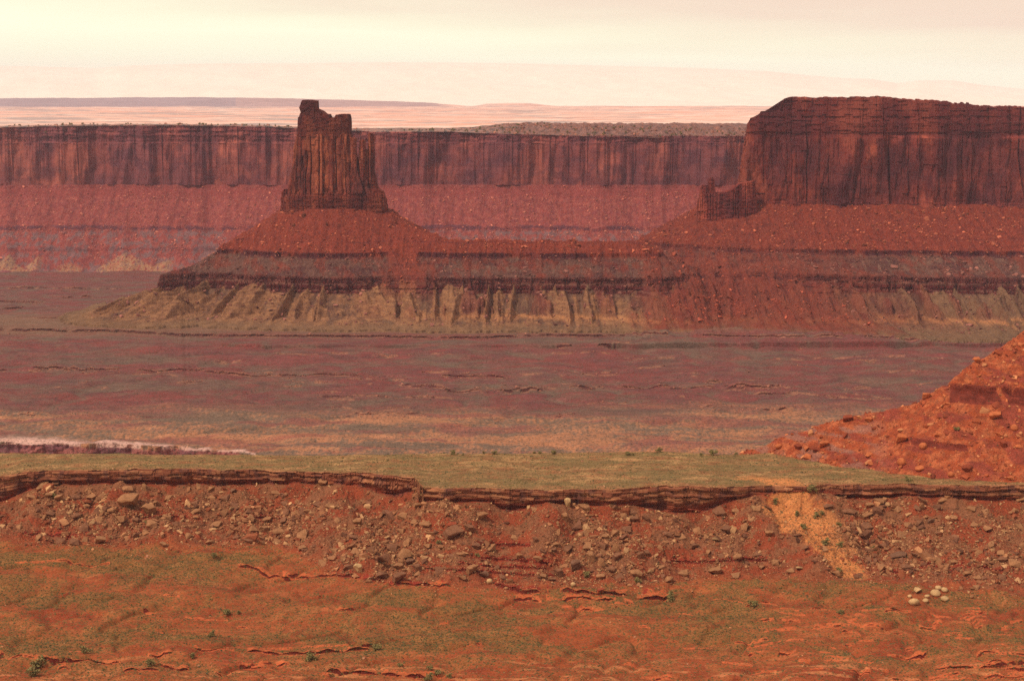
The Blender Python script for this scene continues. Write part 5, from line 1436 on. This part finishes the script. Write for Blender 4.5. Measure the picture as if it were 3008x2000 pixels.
# hero boulders located by photo pixel: u, v of the middle, width, height in photo pixels, colour, label
H = [
 (377, 1480, 66, 42, 'tan', 'largest tan boulder of the left talus, squarish with a shadowed foot', 1),
 (434, 1501, 48, 34, 'tan', 'pale faceted boulder touching the right side of the largest left talus boulder', 2),
 (349, 1529, 38, 27, 'tan', 'rounded tan boulder just below the largest boulder on the left talus', 5),
 (293, 1590, 36, 22, 'tan', 'lone tan boulder at the bottom edge of the left talus', 1),
 (403, 1575, 30, 17, 'brown', 'dark brown flat boulder below the pair of big boulders on the left talus', 4),
 (173, 1466, 28, 18, 'tan', 'upper left tan boulder under the left cliff beside a small bush', 1),
 (219, 1463, 32, 20, 'brown', 'brown slab leaning on the upper left talus under the cliff', 0),
 (219, 1519, 36, 20, 'brown', 'long brown slab in the block pile on the far left talus', 0),
 (245, 1552, 34, 26, 'brown', 'tilted brown slab at the lower end of the far left block pile', 3),
 (459, 1481, 30, 15, 'tan', 'flat tan slab right of the two biggest left talus boulders', 4),
 (625, 1437, 36, 13, 'tan', 'long flat pale slab high on the left talus near the cliff', 4),
 (617, 1595, 30, 13, 'tan', 'low tan boulder standing alone on the red toe of the left talus', 4),
 (765, 1595, 24, 13, 'tan', 'small rounded tan boulder on the red toe below the slab pile', 5),
 (888, 1572, 48, 32, 'tan', 'large pale slab with a pointed foot, right end of the slab pile', 3),
 (816, 1565, 44, 24, 'tan', 'broad flat pale slab in the middle of the slab pile', 0),
 (837, 1506, 38, 20, 'brown', 'brown slab leaning above the slab pile on the left talus', 3),
 (786, 1532, 32, 20, 'tan', 'tan block above left of the slab pile', 1),
 (775, 1557, 30, 20, 'tan', 'grey-tan block at the left end of the slab pile', 2),
 (688, 1444, 30, 14, 'purple', 'grey purple slab high on the left talus near the cliff foot', 4),
 (1325, 1544, 36, 20, 'red', 'brick red flat block above the big layered boulder on the centre talus', 0),
 (1330, 1571, 62, 33, 'brown', 'big layered brown boulder on the upper centre talus', 1),
 (1378, 1554, 36, 22, 'brown', 'dark blocky boulder right of the big layered boulder', 2),
 (1177, 1561, 30, 20, 'tan', 'rounded tan boulder on the upper left of the centre talus', 5),
 (1249, 1542, 40, 18, 'tan', 'long pale slab upper left of the red block on the centre talus', 0),
 (1414, 1520, 40, 24, 'tan', 'tan faceted boulder below the leaning slab at the cliff foot', 1),
 (1423, 1457, 22, 32, 'brown', 'tall brown slab leaning against the centre cliff', 3),
 (1666, 1479, 22, 30, 'pale', 'upright pale block standing at the foot of the centre cliff', 2),
 (1660, 1521, 24, 28, 'tan', 'tan boulder just below the upright pale block', 2),
 (1253, 1604, 28, 14, 'tan', 'small tan boulder in the middle of the left half of the centre talus', 5),
 (1196, 1594, 38, 26, 'tan', 'tilted tan slab midway down the centre talus', 3),
 (1186, 1630, 42, 30, 'tan', 'pale wedge-shaped block in the lower centre talus', 3),
 (1120, 1645, 42, 32, 'brown', 'large rounded brown boulder in the lower centre talus', 5),
 (1050, 1673, 30, 30, 'pale', 'pale upright square block at the left foot of the centre talus', 2),
 (1023, 1669, 32, 18, 'brown', 'brown slab left of the pale square block at the talus foot', 4),
 (1225, 1673, 30, 30, 'brown', 'square brown block at the foot of the centre talus', 2),
 (1206, 1654, 30, 18, 'purple', 'dark purplish block touching the top of the square brown block', 1),
 (1172, 1702, 46, 26, 'brown', 'broad brown boulder at the very bottom of the centre talus', 1),
 (1124, 1695, 44, 22, 'brown', 'flat brown boulder at the bottom left of the centre talus', 4),
 (1399, 1609, 28, 22, 'brown', 'brown block in the middle of the red strip of the centre talus', 2),
 (1387, 1676, 40, 25, 'tan', 'tan topped dark sided boulder at the foot of the red strip', 1),
 (1416, 1690, 36, 20, 'purple', 'purplish boulder beside the tan topped boulder at the talus foot', 5),
 (1355, 1700, 28, 16, 'tan', 'small tan boulder at the talus foot left of the purplish boulder', 5),
 (1438, 1709, 18, 16, 'pale', 'small pale round boulder at the talus foot on red soil', 12),
 (1526, 1636, 24, 16, 'tan', 'tan boulder alone on the red ledges of the centre talus', 1),
 (1579, 1647, 28, 20, 'tan', 'tan boulder with a flat top on the red ledges', 2),
 (1571, 1587, 18, 18, 'brown', 'small square brown boulder alone right of the red strip', 2),
 (1641, 1685, 32, 26, 'brown', 'dark cubic boulder at the talus foot left of the central block pile', 2),
 (1693, 1666, 36, 34, 'purple', 'large purplish tilted block on the left of the central block pile', 1),
 (1736, 1640, 30, 36, 'tan', 'tall tan block in the middle of the central block pile', 2),
 (1765, 1654, 26, 30, 'tan', 'tan wedge leaning to the right of the tall tan block', 3),
 (1808, 1613, 26, 36, 'tan', 'tall thin tan slab at the top right of the central block pile', 3),
 (1770, 1606, 30, 24, 'brown', 'rounded brown block at the top of the central block pile', 5),
 (1813, 1640, 30, 24, 'brown', 'brown block on the right of the central block pile', 1),
 (1674, 1616, 46, 20, 'brown', 'long low brown boulder upper left of the central block pile', 4),
 (1901, 1628, 24, 20, 'brown', 'right one of two dark blocks right of the central block pile', 2),
 (1883, 1636, 24, 22, 'brown', 'left one of two dark blocks right of the central block pile', 1),
 (1870, 1688, 46, 26, 'tan', 'broad split tan boulder at the lower right of the central block pile', 0),
 (1796, 1676, 34, 22, 'brown', 'brown block at the bottom of the central block pile', 0),
 (1894, 1523, 24, 20, 'brown', 'rounded brown boulder below the long undercut of the cliff', 5),
 (1684, 1718, 16, 13, 'pale', 'small pale boulder alone on the red ground below the central block pile', 12),
 (2261, 1570, 28, 18, 'tan', 'tan boulder on the talus left of the orange sand slide', 1),
 (2188, 1549, 24, 26, 'tan', 'upright tan slab high on the talus left of the orange sand slide', 3),
 (2084, 1623, 26, 14, 'tan', 'flat tan boulder low on the talus between block pile and sand slide', 4),
 (2041, 1607, 26, 16, 'brown', 'brown boulder low on the talus right of the central block pile', 1),
 (2241, 1668, 28, 11, 'tan', 'flat tan boulder at the talus foot left of the sand slide', 4),
 (2355, 1671, 36, 6, 'pale', 'thin pale slab lying at the bottom of the orange sand slide', 4),
 (2429, 1489, 44, 12, 'brown', 'long brown slab pointing down the right edge of the sand slide', 0),
 (2497, 1504, 46, 12, 'brown', 'second long brown slab right of the sand slide', 0),
 (2908, 1556, 44, 16, 'tan', 'flat tan boulder on the far right talus', 4),
 (2841, 1687, 24, 12, 'tan', 'tan boulder low on the far right talus', 1),
 (2740, 1533, 30, 16, 'purple', 'purplish slab in the middle of the right talus', 4),
 (2640, 1632, 56, 18, 'purple', 'long dark slab leaning low on the right talus', 0),
 (2687, 1771, 32, 21, 'pale', 'egg-shaped pale boulder, lowest of the pale boulder cluster on the basin floor', 12),
 (2700, 1735, 36, 15, 'pale', 'flat-topped pale boulder at the upper left of the pale cluster', 4),
 (2750, 1745, 30, 18, 'pale', 'pale rounded boulder in the middle of the pale cluster', 13),
 (2777, 1761, 24, 15, 'pale', 'pale boulder at the lower right of the pale cluster', 14),
 (2776, 1735, 20, 14, 'pale', 'pale boulder at the upper right of the pale cluster', 13),
 (2758, 1729, 20, 12, 'pale', 'pale boulder at the top of the pale cluster', 15),
 (2720, 1765, 18, 11, 'pale', 'small pale boulder right of the egg-shaped one', 13),
 (2724, 1752, 16, 9, 'pale', 'smallest pale boulder in the gap of the pale cluster', 14),
 (2673, 1752, 13, 9, 'pale', 'tiny pale boulder at the left end of the pale cluster', 15),
 (2855, 1754, 13, 10, 'tan', 'small tan boulder alone on the soil right of the pale cluster', 12),
 (2650, 1359, 27, 23, 'orange', 'smooth pale orange boulder at the foot of the orange hill', 13),
 (2650, 1292, 34, 28, 'orange', 'large orange knobbly boulder on the lower orange hill', 1),
 (2713, 1312, 24, 20, 'orange', 'round orange boulder right of the knobbly one on the orange hill', 12),
 (2703, 1377, 28, 13, 'orange', 'long orange boulder on the scrub at the foot of the hill', 15),
 (2841, 1379, 28, 23, 'red', 'square red boulder at the foot of the orange hill', 2),
 (2795, 1395, 20, 14, 'orange', 'rounded orange boulder left below the square red one', 13),
 (2964, 1407, 28, 14, 'orange', 'orange boulder pair at the hill foot by the right edge', 5),
 (2723, 1166, 28, 20, 'orange', 'orange boulder on the skyline of the hill left of the rock band', 1),
 (2492, 1232, 34, 18, 'red', 'red boulder on the low skyline of the orange hill', 1),
 (2553, 1235, 24, 16, 'orange', 'orange boulder on the skyline right of the red one', 2),
 (2871, 1060, 22, 18, 'orange', 'dark orange boulder on the steep upper skyline of the hill', 2),
 (2928, 1225, 42, 22, 'orange', 'big orange boulder below the dark rock band of the hill', 1),
 (2981, 1258, 22, 18, 'orange', 'pale orange boulder by the right edge below the rock band', 13),
 (2948, 1308, 24, 24, 'red', 'red boulder mid slope near the right edge of the hill', 2),
 (2345, 1315, 26, 18, 'red', 'dark red angular boulder at the left foot of the orange hill', 2),
 (2288, 1313, 22, 14, 'orange', 'round orange boulder at the left tip of the orange hill', 12),
 (2395, 1322, 36, 16, 'red', 'red boulder among the blocks at the left foot of the hill', 0),
 (2422, 1308, 32, 18, 'orange', 'orange boulder above the red block at the left foot of the hill', 1),
 (2372, 1318, 24, 14, 'orange', 'flat orange boulder between the red blocks at the hill foot', 4),
 (2549, 1338, 34, 12, 'orange', 'long orange boulder leaning on scrub at the lower hill', 0),
 (2120, 1308, 22, 14, 'red', 'red block on the horizon of the bench left of the hill', 1),
 (1765, 1736, 26, 11, 'red', 'low red rock heap on the soil below the central block pile', 1),
 (1800, 1738, 18, 9, 'red', 'right hand low red rock beside the heap below the central block pile', 2),
]
u1g, v1g = proj(V1[..., 0], V1[..., 1], V1[..., 2])
placed = []
for (u, v, w, h, mt, lab, sh) in H:
    p = ground_hit(u, v + h * .35, V1, u1g, v1g)
    m = p[1] / FPX
    boulder((xof(p[1], u, v), p[1], p[2]), w * m * 1.05, h * m * 1.1, mt, lab, shape=sh, tilt=(rg.uniform(-.2, .2), rg.uniform(-.25, .25)), sink=.12)
    placed.append((u, v, w))
BIG.sort(key=lambda q: -q[0])
zones = {'talus': ('loose sandstone boulders on the talus below the rim cliff', {'tan': 'smaller tan boulder among the loose rubble of the talus', 'brown': 'smaller brown boulder among the loose rubble of the talus'}),
         'hill': ('orange boulders on the slope of the hill', {'orange': 'smaller orange boulder among the rubble of the orange hill', 'red': 'smaller red boulder among the rubble of the orange hill'})}
nb = 0
for px_, pos, size, col, zone in BIG:
    if nb >= 300 - len(H): break
    u, v = proj(*pos)
    if any(abs(u - a) < (w + px_) * .45 and abs(v - b_) < (w + px_) * .35 for a, b_, w in placed): continue
    grp, labs = zones[zone]
    key = (['tan', 'brown'] if zone == 'talus' else ['orange', 'red'])[int(rg.rand() < .4)]
    boulder(tuple(pos), size, size * rg.uniform(.45, .7), key, labs[key], group=labs[key] + 's', tilt=(rg.uniform(-.1, .6), rg.uniform(-.35, .35)), sink=.2)
    placed.append((u, v, px_)); nb += 1

rest = [q for q in BIG if not any(abs(proj(*q[1])[0] - a) < 1 and abs(proj(*q[1])[1] - b_) < 1 for a, b_, w in placed)]
print('boulders', len(H), nb, 'rest', len(rest))
if rest:
    keep = [q for q in rest if not any(abs(proj(*q[1])[0] - a) < (w + q[0]) * .45 and abs(proj(*q[1])[1] - b_) < (w + q[0]) * .35 for a, b_, w in placed[:len(H)])]
    if keep:
        tag(scatter('blocky_rubble', np.array([q[1] for q in keep]), np.array([q[2] for q in keep]), np.array([q[3] for q in keep]), mat_rock, .5, .2), kind='stuff')

# ------------------------------------------------------------------ junipers and larger shrubs
mt_, nt_, b_ = new_mat('juniper_foliage')
n_ = noise(nt_, (2, 2, 2), 3, .6)
cf = mixc(nt_, mrange(nt_, n_, .3, .7, 0, 1), lin(118, 108, 66), lin(158, 138, 88))
nt_.links.new(cf, b_.inputs['Base Color'])
mw_, ntw, bw_ = new_mat('juniper_wood'); bw_.inputs['Base Color'].default_value = (.12, .075, .05, 1)
def tree_meshes(seed):
    r = np.random.RandomState(seed)
    n = 420
    # clumps inside an uneven crown
    cl = r.randn(9, 3) * np.array([.26, .26, .18]) + np.array([0, 0, .58])
    k = r.randint(0, 9, n)
    c = cl[k] + r.randn(n, 3) * .12
    c[:, 2] = np.maximum(c[:, 2], .1)
    a = r.randn(n, 3); a /= np.linalg.norm(a, axis=1)[:, None]
    b = np.cross(a, r.randn(n, 3)); b /= np.linalg.norm(b, axis=1)[:, None]
    s = r.uniform(.05, .10, n)[:, None]
    V = np.stack([c - a * s, c + b * s, c + a * s, c - b * s], 1).reshape(-1, 3)
    F = np.arange(n * 4).reshape(-1, 4)
    bm = bmesh.new()
    for (x0, y0, z0, x1, y1, z1, r0, r1) in ((0, 0, -.1, .03, 0, .4, .05, .035), (.03, 0, .3, -.22, .1, .6, .03, .012), (.02, 0, .28, .24, -.08, .62, .03, .012), (.03, 0, .4, .0, .05, .8, .03, .01)):
        p, q = Vector((x0, y0, z0)), Vector((x1, y1, z1))
        dvec = q - p
        mtx = Matrix.Translation((p + q) / 2) @ dvec.to_track_quat('Z', 'Y').to_matrix().to_4x4()
        bmesh.ops.create_cone(bm, cap_ends=True, segments=6, radius1=r0, radius2=r1, depth=dvec.length, matrix=mtx)
    me = bpy.data.meshes.new('trunk'); bm.to_mesh(me); bm.free(); me.materials.append(mw_)
    tmp = mesh_from('foliage', V, F, mt_, smooth=False)
    fme = tmp.data; bpy.data.objects.remove(tmp)
    return me, fme
TM = [tree_meshes(s) for s in range(5)]
def shrub(name, u, v, wpx, label, cat, group=None, grid=None, hfac=.85):
    V, uu_, vv_ = grid or (V1, u1g, v1g)
    p = ground_hit(u, v + wpx * .25, V, uu_, vv_)
    w = wpx * p[1] / FPX * 1.15
    k = rg.randint(0, 5)
    e = empty(name, (xof(p[1], u, v), p[1], p[2] - .05 * w), label=label, category=cat, group=group)
    e.scale = (w, w, w * hfac); e.rotation_euler = (0, 0, rg.uniform(0, 6.28))
    for nm, me in (('trunk', TM[k][0]), ('foliage', TM[k][1])):
        o = bpy.data.objects.new(nm, me); scene.collection.objects.link(o); o.parent = e
GS = 'junipers along the back edge of the bench'
for u, v, w in [(1332, 1331, 15), (1361, 1336, 7), (1377, 1327, 15), (1396, 1328, 8), (1420, 1330, 8), (1452, 1331, 12), (1504, 1327, 14), (1569, 1330, 7), (1586, 1330, 8), (1626, 1330, 13), (1844, 1334, 13), (1938, 1325, 15), (1860, 1335, 8), (2161, 1333, 8)]:
    shrub('juniper', u, v, w, 'dark green juniper on the back edge of the scrubby bench', 'juniper', GS)
shrub('juniper', 2095, 1332, 19, 'largest juniper on the bench, left of the orange hill', 'juniper')
shrub('juniper', 2057, 1337, 10, 'small juniper just left of the largest one on the bench', 'juniper')
for u, v, w, lab in [(2666, 1409, 16, 'round shrub on the bench near the rim at the foot of the orange hill'), (2382, 1436, 22, 'dark shrub growing in the gap where sand spills over the rim'),
                     (2810, 1261, 13, 'green shrub on the orange hill below the rock band'), (2275, 1476, 20, 'grey-green shrub at the upper left of the orange sand slide'),
                     (2459, 1677, 16, 'dark shrub at the foot of the talus below the sand slide'), (2211, 1775, 22, 'olive shrub alone on the basin floor right of the red ledge'),
                     (2469, 1801, 15, 'small brown shrub on the basin floor left of the pale boulders'), (1973, 1756, 26, 'grey-green shrub at the right end of the long red ledge'),
                     (2395, 1513, 16, 'dark shrub in the middle of the orange sand slide, upper one'), (2416, 1508, 12, 'dark green shrub right of centre in the orange sand slide'),
                     (2362, 1547, 16, 'shrub on the left margin of the orange sand slide'), (2466, 1540, 12, 'shrub on the right margin of the orange sand slide'),
                     (2425, 1597, 22, 'low wide shrub at the lower end of the sand slide'), (2468, 1603, 18, 'low shrub right of the lower end of the sand slide'),
                     (2339, 1512, 16, 'shrub upper left inside the orange sand slide'), (2567, 1612, 14, 'dark shrub between slabs on the right talus'),
                     (666, 1800, 20, 'dark shrub on the left basin floor at the end of a pale outcrop'), (625, 1865, 18, 'dark shrub on the lower left basin floor'),
                     (564, 1928, 18, 'shrub above the stacked red outcrop at the lower left'), (434, 1950, 22, 'grey shrub behind the stacked red outcrop at the lower left'),
                     (250, 1912, 22, 'wide grey shrub near the lower left corner'), (110, 1955, 34, 'biggest grey-green shrub in the lower left corner'),
                     (100, 1978, 30, 'grey-green shrub below the biggest one in the lower left corner'), (906, 1931, 26, 'green shrub in front of the long red ledge at the bottom'),
                     (1108, 1903, 22, 'green shrub at the right end of the bottom red ledge'), (1175, 1954, 13, 'small shrub left of the bottom centre pair of shrubs'),
                     (1263, 1963, 15, 'dark shrub on the red outcrop at bottom centre'), (1287, 1977, 18, 'light green shrub beside the dark one at bottom centre'),
                     (1263, 1992, 22, 'dark shrub at the very bottom edge of the centre'), (1320, 1988, 16, 'shrub on the bottom edge right of the light green one'),
                     (434, 1535, 13, 'shrub below the two biggest boulders of the left talus'), (625, 1632, 14, 'dark shrub on the soil below the left talus'),
                     (1723, 1690, 20, 'shrub under the central block pile'), (1287, 1594, 12, 'shrub under the big layered boulder'), (1404, 1631, 12, 'shrub below the brown block on the red strip'),
                     (1873, 1707, 18, 'shrub below the broad split boulder'), (160, 1458, 14, 'shrub in the boulders high on the far left talus'), (700, 1800, 12, 'shrub right of the dark one on the left basin floor')]:
    shrub('shrub', u, v, w, lab, 'shrub')
u3g, v3g = proj(V3[..., 0], V3[..., 1], V3[..., 2])
for k_ in range(210):
    u = rg.uniform(0, 2170) if k_ < 120 else rg.uniform(1250, 2185)
    if 875 < u < 1105: continue
    a_ = az(u, 380)
    c_ = int(np.clip(np.searchsorted(a3, a_), 1, NC3 - 1))
    yy = ry[c_] + (rg.uniform(2, 90) if k_ < 120 else rg.uniform(15, 190))
    j_ = int(np.argmin(np.abs(Y3[c_] - yy)))
    p = V3[c_, j_]
    w = rg.uniform(4, 8.5)
    o = bpy.data.objects.new('plateau_tree', TM[k_ % 5][1]); scene.collection.objects.link(o)
    o.location = p; o.scale = (w, w, w * .9); o.rotation_euler = (0, 0, rg.uniform(0, 6))
    tag(o, 'tiny dark tree on the rim of the far plateau', 'tree', 'trees along the far plateau rim')
